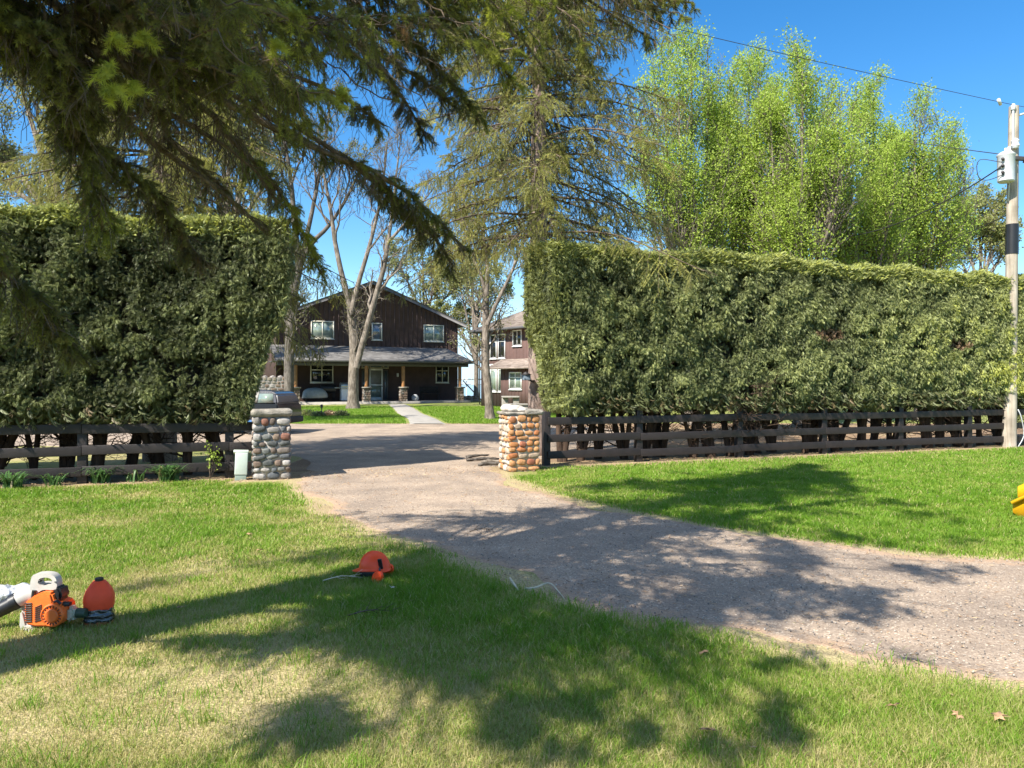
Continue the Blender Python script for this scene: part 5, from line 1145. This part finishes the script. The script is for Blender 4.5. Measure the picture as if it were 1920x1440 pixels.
# carrying handle: arch with an opening
hp_out = [(-.115, .17), (-.12, .25), (-.105, .335), (-.055, .352), (.01, .348), (.045, .325), (.056, .285), (.05, .25), (.02, .245), (-.05, .24)]
hp_in = [(-.068, .292), (-.056, .318), (-.02, .326), (.014, .318), (.026, .298), (.012, .28), (-.02, .274), (-.052, .276)]
def ring_prism(acc, out, inn, y0, y1):
    from mathutils.geometry import tessellate_polygon
    allp = out + inn; tri = tessellate_polygon([[Vector((x, z, 0)) for x, z in out], [Vector((x, z, 0)) for x, z in inn]])
    n = len(allp); V = [BP(x, z, y0) for x, z in allp] + [BP(x, z, y1) for x, z in allp]; T = [tuple(t) for t in tri] + [tuple(n + k for k in t[::-1]) for t in tri]; Qd = []
    for loop, st in ((len(out), 0), (len(inn), len(out))):
        for i in range(loop): a, b = st + i, st + (i + 1) % loop; Qd.append((a, b, n + b, n + a))
    bm = bmesh.new(); vs = [bm.verts.new(v) for v in V]
    for f in T + Qd:
        try: bm.faces.new([vs[k] for k in f])
        except ValueError: pass
    bmesh.ops.recalc_face_normals(bm, faces=bm.faces[:]); addbm(acc, bm)
def smoothloop(L, n): 
    q = A(L, float); q = np.vstack([q, q[:1]]); r = resample(q, n + 1)[:-1]; return [tuple(v) for v in r]
a_ = Acc(); ring_prism(a_, smoothloop(hp_out, 34), smoothloop(hp_in, 20), -.03, .03); build(a_, 'handle', M['greyplastic'], lb, 'auto')
a_ = Acc(); box(a_, BP(-.052, .305, .032), (.016, .02, .01), 0, .003); box(a_, BP(.048, .298, .031), (.012, .014, .006), 0, .002); build(a_, 'trigger', M['black'], lb)
a_ = Acc(); bprism(a_, [(.035, .2), (.04, .262), (.07, .268), (.092, .235), (.09, .185), (.07, .165)], -.06, .045, .018); build(a_, 'filter_cover', M['black'], lb, 'auto')
a_ = Acc(); tube(a_, [BP(-.09, .19, .04), BP(-.085, .245, .04)], .014, 10); build(a_, 'choke_knob', M['black'], lb, 'auto')
a_ = Acc(); tube(a_, [BP(.055, .17, .06), BP(.075, .185, .065), BP(.1, .165, .06)], .009, 6, m=8); box(a_, BP(.115, .155, .03), (.06, .04, .025), 0, .008); build(a_, 'throttle', M['black'], lb, 'auto')
a_ = Acc(); lathe(a_, [(.02, -.07), (.15, -.06), (.155, 0), (.14, .05), (.02, .06)], Matrix.Translation(Vector(BP(-.09, .13, -.06))) @ Matrix.Rotation(math.pi / 2, 4, 'X'), 28, sx=.78, sy=.9); fanh = build(a_, 'fan_housing', M['greyplastic'], lb, 'auto')
a_ = Acc(); tube(a_, [BP(-.11, .21, -.02), BP(-.16, .20, .0), BP(-.215, .17, .02)], [.06, .055, .048], 16, m=8); build(a_, 'outlet', M['greyplastic'], fanh, 'auto')
a_ = Acc(); tube(a_, [BP(-.20, .178, .015), BP(-.32, .115, .05), BP(-.52, .04, .10)], [.05, .046, .042], 18, m=12); tube(a_, [BP(-.205, .176, .016), BP(-.235, .160, .025)], [.054, .054], 18); build(a_, 'nozzle', M['black'], lb, 'auto')
a_ = Acc(); bprism(a_, [(.1, .035), (.105, .135), (.165, .13), (.17, .06), (.14, .03)], -.05, .03, .02); tank_ = build(a_, 'fuel_tank', M['tank'], lb, 'auto')
a_ = Acc(); tube(a_, [BP(.165, .085, -.01), BP(.225, .085, -.01)], [.032, .032, .028], 14, m=4); build(a_, 'fuel_cap', pmat('dark green plastic', (.03, .06, .035), .5), tank_, 'auto')
a_ = Acc(); bprism(a_, [(-.18, .005), (-.175, .11), (-.15, .12), (-.13, .03), (-.08, .02), (-.05, -.03), (-.15, -.035)], -.02, .05, .01)
for k in range(3): box(a_, BP(-.115 + k * .02, -.012, .055), (.008, .045, .04), 0, .003)
build(a_, 'foot', M['greyplastic'], lb, 'auto')
# crumpled clear plastic left of the blower
a_ = Acc(); bm = bmesh.new(); bmesh.ops.create_icosphere(bm, subdivisions=4, radius=1)
for v in bm.verts:
    k = 1 + .9 * (float(fbm(v.co.x * 3 + 8, v.co.y * 3 + v.co.z * 2 + 3, 3, 3)) - .5); v.co = Vector((v.co.x * .22 * k, v.co.y * .14 * k, max(0, v.co.z * .11 * k + .05)))
addbm(a_, bm, Matrix.Translation((-3.55, 5.25, bz))); tag(build(a_, 'plastic_bag', M['clearfilm'], loc=(-3.55, 5.25, bz)), 'crumpled clear plastic bag behind the leaf blower nozzle', 'plastic bag')
# fuel jug
c = Pg(186, 4.97); jg = thing('fuel_jug', 'red plastic jug with a black cap, its bottom wrapped in black plastic', 'jug', c)
JM = Matrix.Translation(Vector(c)) @ Matrix.Rotation(.35, 4, 'Z')
a_ = Acc(); lathe(a_, [(.03, .10), (.084, .10), (.09, .118), (.092, .16), (.09, .19), (.078, .225), (.055, .262), (.036, .285), (.025, .287)], JM, 36, sq=3.2, sx=1.0, sy=.82); jb = build(a_, 'body', M['red'], jg, True)
a_ = Acc(); lathe(a_, [(.022, .282), (.027, .284), (.027, .303), (.02, .306)], JM, 18); build(a_, 'cap', M['black'], jb, 'auto')
rj = np.random.RandomState(3); a_ = Acc(); prof = [(.086, .022)] + [(.088 + rj.uniform(-.004, .005), .03 + k * .008) for k in range(11)] + [(.08, .122)]
lathe(a_, prof, JM, 36, sq=3.2, sy=.84); a_.V[-1] += (rj.normal(size=a_.V[-1].shape) * .0028).astype(np.float32); build(a_, 'wrap', M['film'], jg, True)
a_ = Acc(); lathe(a_, [(.03, .0), (.084, .0), (.087, .012), (.084, .026), (.03, .026)], JM, 36, sq=3.2, sy=.84); build(a_, 'foot', M['amber'], jg, 'auto')
# helmet
c = Pg(704, 6.12); hm = thing('forestry_helmet', 'orange red forestry helmet with earmuffs lying on the lawn', 'helmet', c)
a_ = Acc(); nth, nph = 36, 14; V = []
for j in range(nph + 1):
    phi = j / nph * math.pi / 2
    for i in range(nth):
        th = i / nth * 2 * math.pi; x = math.cos(th) * math.cos(phi); y = math.sin(th) * math.cos(phi); z = math.sin(phi) ** .92
        rib = .006 * math.exp(-(y / .12) ** 2)
        V.append((x * .132, y * .105, .075 + z * .135 + rib - (.016 if x > .6 else 0) * (1 - z)))
Qd = [(j * nth + i, j * nth + (i + 1) % nth, (j + 1) * nth + (i + 1) % nth, (j + 1) * nth + i) for j in range(nph) for i in range(nth)]
n0 = len(V)
for i in range(nth):      # rim and peak, peak at -x
    th = i / nth * 2 * math.pi; pk = max(0, -math.cos(th)) ** 2.2; V.append(((.137 + .062 * pk) * math.cos(th), (.110 + .0 * pk) * math.sin(th), .072 - .014 * pk - (.016 if math.cos(th) > .6 else 0)))
for i in range(nth):
    th = i / nth * 2 * math.pi; pk = max(0, -math.cos(th)) ** 2.2; V.append(((.134 + .060 * pk) * math.cos(th), .107 * math.sin(th), .066 - .016 * pk - (.016 if math.cos(th) > .6 else 0)))
for i in range(nth):
    th = i / nth * 2 * math.pi; V.append((.126 * math.cos(th), .1 * math.sin(th), .074 - (.016 if math.cos(th) > .6 else 0)))
for lvl in range(2):
    b0 = n0 + lvl * nth
    Qd += [(b0 + i, b0 + nth + i, b0 + nth + (i + 1) % nth, b0 + (i + 1) % nth) for i in range(nth)]
Qd += [(i, n0 + i, n0 + (i + 1) % nth, (i + 1) % nth) for i in range(nth)]
HM = Matrix.Translation(Vector(c) + Vector((0, 0, .015))) @ Matrix.Rotation(-.2, 4, 'Z') @ Matrix.Rotation(-.06, 4, 'Y')
Vw = A([(HM @ Vector(v))[:] for v in V]); a_.add(Vw, Q=Qd); build(a_, 'shell', M['orange_hat'], hm, True)
a_ = Acc(); boxM(a_, HM @ Matrix.Translation((.084, -.086, .125)) @ Matrix.Rotation(.30, 4, 'X'), (.034, .014, .09), .006); tube(a_, [tuple((HM @ Vector((.084, -.10, .10)))[:]), tuple((HM @ Vector((.082, -.118, .05)))[:]), tuple((HM @ Vector((.07, -.118, .02)))[:])], .008, 6, m=8); build(a_, 'earmuff_arm', M['black'], hm, 'auto')
for s in (-1, 1):
    a_ = Acc(); lathe(a_, [(.01, -.028), (.04, -.026), (.046, -.01), (.044, .015), (.01, .018)], HM @ Matrix.Translation((.068, s * .118, .026)) @ Matrix.Diagonal((1.2, 1.1, 1.2, 1)) @ Matrix.Rotation(.5, 4, 'Y') @ Matrix.Rotation(math.pi / 2 * s, 4, 'X'), 22, sx=.8, sy=1.0); build(a_, 'earmuff', M['orange_hat'], hm, 'auto')
a_ = Acc(); boxM(a_, HM @ Matrix.Translation((-.02, 0, .045)), (.17, .16, .06), .02); build(a_, 'liner', M['black'], hm, 'auto')
# yellow loader bucket at the right edge
c = A([6.33, 9.02, 0.0]); c[2] = float(gz(c[0:1], c[1:2])[0]); bk = thing('loader_bucket', 'yellow steel loader bucket corner at the right edge of the lawn', 'loader bucket', c)
KR = math.radians(-36)
def KP(x, y, z): x = x + .28; return c + A([x * math.cos(KR) - y * math.sin(KR) - .28, x * math.sin(KR) + y * math.cos(KR), z])
a_ = Acc()
side = [(-.28, .06), (-.28, .2), (.0, .38), (.45, .62), (.7, .62), (.7, .12), (.5, .0), (-.2, .0)]
for y0, y1 in ((-.02, .02), (1.5, 1.54)):
    n = len(side); V = [KP(x, y0, z) for x, z in side] + [KP(x, y1, z) for x, z in side]
    a_.add(V, T=[(0, i, i + 1) for i in range(1, n - 1)] + [(n, n + i + 1, n + i) for i in range(1, n - 1)], Q=[(i, n + i, n + (i + 1) % n, (i + 1) % n) for i in range(n)])
V = []
for x, z in [(.7, .66), (.72, .35), (.6, .06), (.4, .015), (-.2, .015), (-.27, .05)]: V += [KP(x, .02, z), KP(x, 1.5, z), KP(x + .02, .02, z - .015), KP(x + .02, 1.5, z - .015)]
Qd = []
for i in range(5): Qd += [(i * 4, i * 4 + 1, i * 4 + 5, i * 4 + 4), (i * 4 + 2, i * 4 + 6, i * 4 + 7, i * 4 + 3)]
a_.add(V, Q=Qd); build(a_, 'bowl', M['yellow'], bk)
a_ = Acc(); sd = [(-.30, .19), (.47, .70), (.47, .66), (-.28, .155)]; V = [KP(x, -.07, z) for x, z in sd] + [KP(x, .02, z) for x, z in sd]; a_.add(V, Q=[(0, 1, 2, 3), (7, 6, 5, 4), (0, 4, 5, 1), (1, 5, 6, 2), (2, 6, 7, 3), (3, 7, 4, 0)]); build(a_, 'side_rib', M['yellow'], bk)
a_ = Acc(); box(a_, KP(.1, .74, -.004), (.72, 1.6, .018), KR, .003); build(a_, 'cutting_edge', M['steel'], bk)
a_ = Acc(); box(a_, KP(.85, .4, .4), (.25, .05, .4), KR, .01); build(a_, 'mount', M['yellow'], bk)
a_ = Acc(); box(a_, KP(.85, 1.1, .4), (.25, .05, .4), KR, .01); build(a_, 'mount', M['yellow'], bk)
# pale peeled sticks
def stick(name, label, pts, r, mat, grp=None):
    q = [Pg(px, d) + A([0, 0, h]) for px, d, h in pts]; a_ = Acc(); tube(a_, q, r, 7, m=16); tag(build(a_, name, mat, loc=q[0], smooth=True), label, 'stick', grp)
stick('peeled_stick', 'long curved pale peeled stick at the driveway edge', [(985, 5.75, .02), (1003, 5.72, .035), (1030, 5.82, .045), (1048, 5.66, .02), (1058, 5.52, .01)], [.009, .006, .004], M['pale_stick'])
stick('peeled_stick', 'short pale stick left of the long curved stick', [(956, 5.95, .05), (962, 5.85, .04), (972, 5.72, .015)], [.008, .01, .006], M['pale_stick'])
for k, (px, d, L, l) in enumerate([(650, 5.05, .3, 'dark dry twig on the grass below the helmet'), (605, 5.95, .3, 'thin pale dry twig on the grass left of the helmet'), (880, 7.9, .25, 'clump of green twig on the driveway edge beyond the helmet')]):
    q = Pg(px, d) + A([0, 0, .03]); a_ = Acc(); r = np.random.RandomState(k); PTt = resample(A([q, q + A([L * .5, .03, .03]), q + A([L, .1, 0])]), 8)[None]; tubes(a_, PTt, np.linspace(.006, .002, 8)[None], 5)
    s_, r_ = spawn(PTt, np.full((1, 8), .005), 8, .15, .95, .8, lambda L0, t: .1 + 0 * t, 4, r, up=-.02, wob=.1); tubes(a_, s_, np.maximum(r_, .0015), 4)
    tag(build(a_, 'fallen_twig', M['pale_stick'] if k == 1 else M['twig'], loc=q), l, 'twig')
# fallen leaves
def maple_leaf_mesh(seed):
    r = np.random.RandomState(seed); a_ = Acc(); pts = []
    for k in range(11):
        th = k / 10 * 2 * math.pi * .86 + .22 + math.pi; rr = (.055 if k % 2 == 0 else .026) * r.uniform(.8, 1.15); pts.append((rr * math.cos(th), rr * math.sin(th), r.uniform(.004, .03)))
    V = [(0, 0, .01)] + pts; n = len(pts); T = [(0, i, i + 1) for i in range(1, n)]; lo = [(x, y, z - .0015) for x, y, z in V]
    a_.add(V + lo, T=T + [(n + 1 + a, n + 1 + c_, n + 1 + b) for a, b, c_ in T], Q=[(i, n + 1 + i, n + 2 + i, i + 1) for i in range(1, n)]); tube(a_, [(0, 0, .01), (.03, .0, .012), (.06, .01, .003)], .0016, 4); return a_
lv = [(735, 5.72, 'w', 'bleached white leaf lying right below the helmet'), (487, 7.0, 'd', 'dry tan leaf on the lawn left of and beyond the helmet'), (468, 7.75, 'd', 'brown leaf on the lawn, the farthest left of the helmet'), (338, 5.2, 'd', 'brown leaf in the shade right of the red jug'),
      (1328, 3.36, 'd', 'brown leaf near the bottom of the lawn, leftmost of the foreground leaves'), (1676, 3.62, 'd', 'curled tan leaf below the driveway bend'), (1795, 3.52, 'd', 'tan leaf in the right foreground grass beside a green weed'), (1873, 3.5, 'd', 'tan leaf closest to the right edge of the foreground grass'), (1320, 4.33, 'd', 'brown leaf half hidden in grass at the driveway edge')]
ml = None
for k, (px, d, kd, l) in enumerate(lv):
    q = Pg(px, d) + A([0, 0, .035])
    if k == 0: o_ = build(maple_leaf_mesh(1), 'fallen_leaf', M['whiteleaf'], loc=(0, 0, 0)); o_.location = q
    else:
        if ml is None: ml = build(maple_leaf_mesh(5), 'fallen_leaf', M['dryleaf'], loc=(0, 0, 0)); o_ = ml
        else: o_ = ml.copy(); COL.objects.link(o_)
        o_.location = q
    o_.rotation_euler = (.3 * math.sin(k * 3), .3 * math.cos(k * 5), k * 1.7); s_ = .55 + .3 * ((k * 37 % 10) / 10); o_.scale = (s_,) * 3
    tag(o_, l, 'leaf', 'fallen leaves on the lawn')
# split logs and bark behind the rust pillar
for k, (px, d, L, rz, l) in enumerate([(905, 15.5, .7, .3, 'long dark log on the gravel left of the rust pillar'), (925, 15.0, .5, -.2, 'short grey log nearest the rust pillar'), (895, 16.2, .55, .6, 'dark log farthest behind the rust pillar'), (918, 14.5, .45, .1, 'bark covered log lying by the foot of the rust pillar')]):
    q = Pg(px, d); a_ = Acc(); v = A([math.cos(rz), math.sin(rz), 0]) * L / 2; r = np.random.RandomState(k)
    tube(a_, [q - v + A([0, 0, .04]), q + A([0, .02, .06]), q + v + A([0, 0, .05])], [.025, .03, .018], 8, m=8); a_.V[-1] += (r.normal(size=a_.V[-1].shape) * .008).astype(np.float32)
    tag(build(a_, 'log', M['bark_dark'] if k != 1 else M['bark_maple'], loc=q, smooth=True), l, 'log', 'logs beside the rust pillar')
# blue grey feeder on the pink trunk
q = P(987, 708, 16.5); fd = thing('bird_feeder', 'small blue grey bird feeder on the left side of the pinkish trunk', 'bird feeder', q - A([0, 0, .12]))
a_ = Acc(); box(a_, q, (.16, .14, .12), .3, .015); build(a_, 'box', pmat('blue grey paint', (.2, .26, .32), .5), fd)
a_ = Acc(); V = [q + A(v) for v in [(-.12, -.1, .06), (.12, -.1, .06), (.12, .1, .06), (-.12, .1, .06), (-.02, -.1, .13), (-.02, .1, .13)]]; a_.add(V, T=[(0, 1, 4), (2, 3, 5)], Q=[(1, 2, 5, 4), (3, 0, 4, 5), (0, 3, 2, 1)]); tube(a_, [q + A([.05, .02, -.05]), q + A([.24, .3, -.12])], .02, 6); build(a_, 'roof', M['trim_dark'], fd)

# daylilies, shrub, garden bed
def lily(px, d, h, n, label, seed, spread=1.0, dark=0):
    r = np.random.RandomState(seed); b = Pg(px, d); a_ = Acc(); m = 7
    az = r.rand(n) * 6.283; L = h * (.7 + .6 * r.rand(n)); out = spread * (.35 + .6 * r.rand(n)) * L; s = np.linspace(0, 1, m)[None]
    x = out[:, None] * s ** 1.3; z = L[:, None] * (1.5 * s - .95 * s ** 2.4) * .95
    w_ = .011 * (1 - s ** 2 * .95) * (.7 + .6 * r.rand(n, 1)); dx, dy = np.cos(az)[:, None], np.sin(az)[:, None]; bx = b[0] + r.normal(size=(n, 1)) * .06; by = b[1] + r.normal(size=(n, 1)) * .05
    C0 = np.stack([bx + dx * x - dy * w_, by + dy * x + dx * w_, b[2] + z], -1); C1 = np.stack([bx + dx * x + dy * w_, by + dy * x - dx * w_, b[2] + z], -1)
    V = np.stack([C0, C1], 2).reshape(-1, 3); i = (np.arange(n)[:, None] * m + np.arange(m - 1)[None]).ravel() * 2
    a_.add(V, Q=np.stack([i, i + 1, i + 3, i + 2], 1), tint=np.repeat(np.where(r.rand(n) < .07, .05, .35 + .6 * r.rand(n)), m * 2))
    tag(build(a_, 'daylily', M['lily'], loc=b), label, 'plant', 'daylilies along the left fence')
lily(190, 12.05, .34, 190, 'grassy daylily clump in front of the second fence post', 1)
lily(316, 12.25, .36, 210, 'largest grassy daylily clump, third from the left', 2); lily(22, 11.3, .33, 130, 'dark daylily clump at the left edge under the fence', 3)
lily(100, 11.7, .26, 40, 'thin daylily clump left of the fence post', 4); lily(252, 12.2, .28, 40, 'sparse daylily between the two big clumps', 5)
b = Pg(394, 12.5); sh = thing('young_shrub', 'thin young shrub with yellow green leaves beside the pale green pedestal', 'shrub', b)
a_ = Acc(); r = np.random.RandomState(5); PTt = np.stack([resample(A([b, b + A([dx * .5, dy, h * .5]), b + A([dx, dy * 1.5, h])]), 8) for dx, dy, h in [(-.06, .02, .5), (.07, .0, .46), (.0, -.03, .62), (.14, .03, .34)]]); tubes(a_, PTt, np.tile(np.linspace(.007, .003, 8), (4, 1)), 5)
s_, r_ = spawn(PTt, np.full((4, 8), .005), 6, .3, .98, .8, lambda L0, t: .13 + 0 * t, 4, r, up=.3); tubes(a_, s_, np.maximum(r_, .0015), 4); build(a_, 'stem', M['twig'], sh)
a_ = Acc(); leaves(a_, s_, 3, .05, r, .3, (.2, .8), .02); leaves(a_, PTt, 4, .055, r, .6, (.3, .9), .02); build(a_, 'leaves', M['leaf'], sh)
r = np.random.RandomState(9)
for k, (px, d, h, l) in enumerate([(575, 33.5, .3, 'low yellowish shrub at the left end of the garden bed'), (597, 33, .22, 'tiny round dark green shrub in the garden bed'), (618, 33.6, .24, 'reddish brown low shrub in the middle of the garden bed'), (640, 33.4, .24, 'dark low shrub at the right end of the garden bed')]):
    b = Pg(px, d); t_ = thing('garden_shrub', l, 'shrub', b, 'shrubs in the garden bed'); a_ = Acc(); n = 420
    u = nrm(r.normal(size=(n, 3))); u[:, 2] = np.abs(u[:, 2]); p_ = b + u * A([h * 1.5, h, h]) * (r.rand(n, 1) ** .4); insts(a_, LEAF_V, LEAF_F, frames(u + r.normal(size=(n, 3)) * .6, r) * .09, p_, (.2 if k in (1, 3) else .5) + .4 * r.rand(n))
    build(a_, 'leaves', [M['leaf_pale'], M['hedge'], M['litter'], M['hedge']][k], t_)
    a_ = Acc(); 
    for j in range(5): tube(a_, [b, b + A([r.uniform(-.2, .2), r.uniform(-.1, .1), h * .9])], .012, 4)
    build(a_, 'stem', M['twig'], t_)
b = Pg(603, 33); st = thing('garden_light', 'small black stake light in the garden bed', 'garden light', b)
a_ = Acc(); tube(a_, [b, b + A([0, 0, .4])], .02, 6); build(a_, 'stake', M['black'], st); a_ = Acc(); lathe(a_, [(.01, .0), (.06, .0), (.06, .1), (.08, .11), (.01, .15)], Matrix.Translation(Vector(b) + Vector((0, 0, .4))), 10); build(a_, 'lamp_head', M['black'], st, 'auto')

# ------------------------------------------------------------------ grass, litter, gravel (stuff)
rg = np.random.RandomState(99)
def blade_field(x, y, hgt, wid, tint, rng, acc, bend=.5, seg=2):
    n = len(x); z = gz(x, y); az = rng.rand(n) * 6.283; dx, dy = np.cos(az), np.sin(az); la = rng.rand(n) * 6.283; b = hgt * bend * (.3 + 1.1 * rng.rand(n)); lx, ly = np.cos(la) * b, np.sin(la) * b
    w_ = wid * (.7 + .6 * rng.rand(n)) * .5
    B = np.stack([x, y, z - .005], 1); S = np.stack([dx * w_, dy * w_, 0 * w_], 1); Mi = np.stack([lx * .35, ly * .35, hgt * .6], 1); Tp = np.stack([lx, ly, hgt * (1 - .25 * (b / hgt) ** 2)], 1)
    V = np.stack([B - S, B + S, B + Mi - S * .8, B + Mi + S * .8, B + Tp], 1).reshape(-1, 3); k = np.arange(n)[:, None] * 5
    acc.add(V, T=np.concatenate([k + A([[2, 3, 4]])]), Q=k + A([[0, 1, 3, 2]]), tint=np.repeat(tint, 5))
def sample(n, x0, x1, y0, y1, pw=1.0):
    y = y0 + (y1 - y0) * rg.rand(n) ** pw; x = x0 + (x1 - x0) * rg.rand(n); return x, y
def lawn_mask(x, y):
    m = ~inpoly(x, y, DRIVE) & (y < fence_y(x) - .35 - .25 * fbm(x * 2, y * 2, 5, 2)); m &= ~((x > -4.6) & (x < .45) & (y > 11.9 + .25 * (x + 4)))
    e = np.minimum(polydist(x, y, E1), polydist(x, y, E2)); m &= rg.rand(len(x)) < sstep(.0, .45, e + .35 * (fbm(x * 1.7, y * 1.7, 2, 3) - .5)) * .95 + .03
    return m
gacc = Acc()
for (y0, y1, n) in ((2.75, 4.2, 190000), (4.2, 6.5, 230000), (6.5, 9.5, 210000), (9.5, 13.5, 190000), (13.5, 19.5, 130000)):
    y = y0 + (y1 - y0) * rg.rand(n); x = (rg.rand(n) * 2 - 1) * (y * .72 + .4)
    x, y = x[(k := lawn_mask(x, y))], y[k]
    dens = sstep(.05, .5, lawn_dry(x, y) + .35 * (fbm(x * 2.3, y * 2.3, 14, 2) - .5)); k = rg.rand(len(x)) < .38 + .62 * dens; x, y = x[k], y[k]
    g = lawn_dry(x, y); tuft = fbm(x * 5, y * 5, 15, 2); nn = len(x); right = (x > -.3) & (y > 5.8)
    tint = np.clip(.12 + .62 * g + .55 * (rg.rand(nn) - .5) * (1.15 - .5 * g) + .5 * (tuft - .5), 0, 1); straw = rg.rand(nn) < np.where(right, .05, .24 * (1 - g) + .04); tint = np.where(straw, rg.rand(nn) * .2, tint)
    h = (.022 + .034 * g + .05 * np.clip(tuft - .48, 0, 1) * g) * (.6 + .8 * rg.rand(nn)) * np.where(right, .95, 1.0)
    wd_ = .0034 * np.clip(((y0 + y1) / 2) / 4.0, .85, 3.2)
    blade_field(x, y, h, wd_, tint, rg, gacc, bend=.75)
n = 700; y = 2.9 + 9 * rg.rand(n) ** 1.2; x = (rg.rand(n) * 2 - 1) * y * .72; k = lawn_mask(x, y) & ~((x > -.3) & (y > 5.8)); x, y = x[k], y[k]; n = len(x); q = rg.randint(14, 70, n); X_, Y_ = np.repeat(x, q), np.repeat(y, q); rr_ = np.repeat(.03 + .07 * rg.rand(n), q)
X_ = X_ + rg.normal(size=len(X_)) * rr_; Y_ = Y_ + rg.normal(size=len(X_)) * rr_; blade_field(X_, Y_, np.repeat(.05 + .045 * rg.rand(n), q) * (.6 + .7 * rg.rand(len(X_))), np.clip(.0036 * Y_ / 4, .0034, .01), np.clip(np.repeat(.45 + .5 * rg.rand(n), q) + .25 * (rg.rand(len(X_)) - .5), 0, 1), rg, gacc, .8)
tag(build(gacc, 'grass', M['grass']), 'mown lawn grass, lush at right and dry in the left foreground', 'grass', kind='stuff')
# far lawn by the house
gf = Acc(); n = 60000; y = 28.6 + 17 * rg.rand(n); x = y * (-.33 + .40 * rg.rand(n)); pm = inpoly(x, y, PATH_L + PATH_R[::-1]); hm_ = (((A([x, y]).T - H.C[:2]) @ H.v[:2]) < 2.5)
k = ~pm & hm_ | (~pm & (y < 43)); x, y = x[k], y[k]
blade_field(x, y, .05 + .04 * rg.rand(len(x)), .022, np.clip(.5 + .5 * rg.rand(len(x)), 0, 1), rg, gf, .6); tag(build(gf, 'far_grass', M['grass']), 'mown green grass between the gravel court and the house porch', 'grass', kind='stuff')
# weeds along the lawn edge, needle litter on drive edges and bed
lt = Acc(); n = 26000; y = 3.2 + 15 * rg.rand(n) ** 1.3; x = (rg.rand(n) * 2 - 1) * (y * .72)
e = np.minimum(polydist(x, y, E1), polydist(x, y, E2)); bed = np.abs(y - fence_y(x) + .25) < .75; k = (rg.rand(n) < .45 * np.exp(-e / .35)) | (bed & (rg.rand(n) < .8)) | (inpoly(x, y, DRIVE) & (rg.rand(n) < .22)); x, y = x[k], y[k]; n = len(x)
az = rg.rand(n) * 6.283; L = .02 + .05 * rg.rand(n) ** 2; d = np.stack([np.cos(az), np.sin(az), rg.normal(size=n) * .12], 1); w_ = .0016 + .0006 * y; Mx = frames(d, rg, hint=np.tile(A([[0, 0, 1.]]), (n, 1)))
Mx = np.stack([Mx[:, :, 0] * L[:, None], Mx[:, :, 1] * w_[:, None], Mx[:, :, 2] * w_[:, None]], -1)
insts(lt, A([[-.5, -.8, 0], [.5, -.4, 0], [0, .9, 0], [0, 0, 1.2]]), A([[0, 1, 3], [1, 2, 3], [2, 0, 3]]), Mx, np.stack([x, y, gz(x, y) + .014], 1), rg.rand(n) * .95)
tag(build(lt, 'needle_litter', M['litter']), 'brown needle and twig litter along the driveway edges and fence bed', 'litter', kind='stuff')
gv = Acc(); n = 20000; y = 3.3 + 11 * rg.rand(n) ** 1.4; x = (rg.rand(n) * 2 - 1) * y * .72; k = inpoly(x, y, DRIVE); x, y = x[k], y[k]; n = len(x); s = .0035 + .0055 * rg.rand(n) ** 2
oc = A([[1, 0, 0], [-1, 0, 0], [0, 1, 0], [0, -1, 0], [0, 0, .7], [0, 0, -.7]], float); of = A([[0, 2, 4], [2, 1, 4], [1, 3, 4], [3, 0, 4], [2, 0, 5], [1, 2, 5], [3, 1, 5], [0, 3, 5]])
insts(gv, oc, of, rrot(n, rg) * s[:, None, None], np.stack([x, y, gz(x, y) + .013], 1), rg.rand(n)); tag(build(gv, 'gravel', M['pebble']), 'loose pale gravel chips on the driveway', 'gravel', kind='stuff')
print('faces', sum(len(o.data.polygons) for o in bpy.data.objects if o.type == 'MESH'))
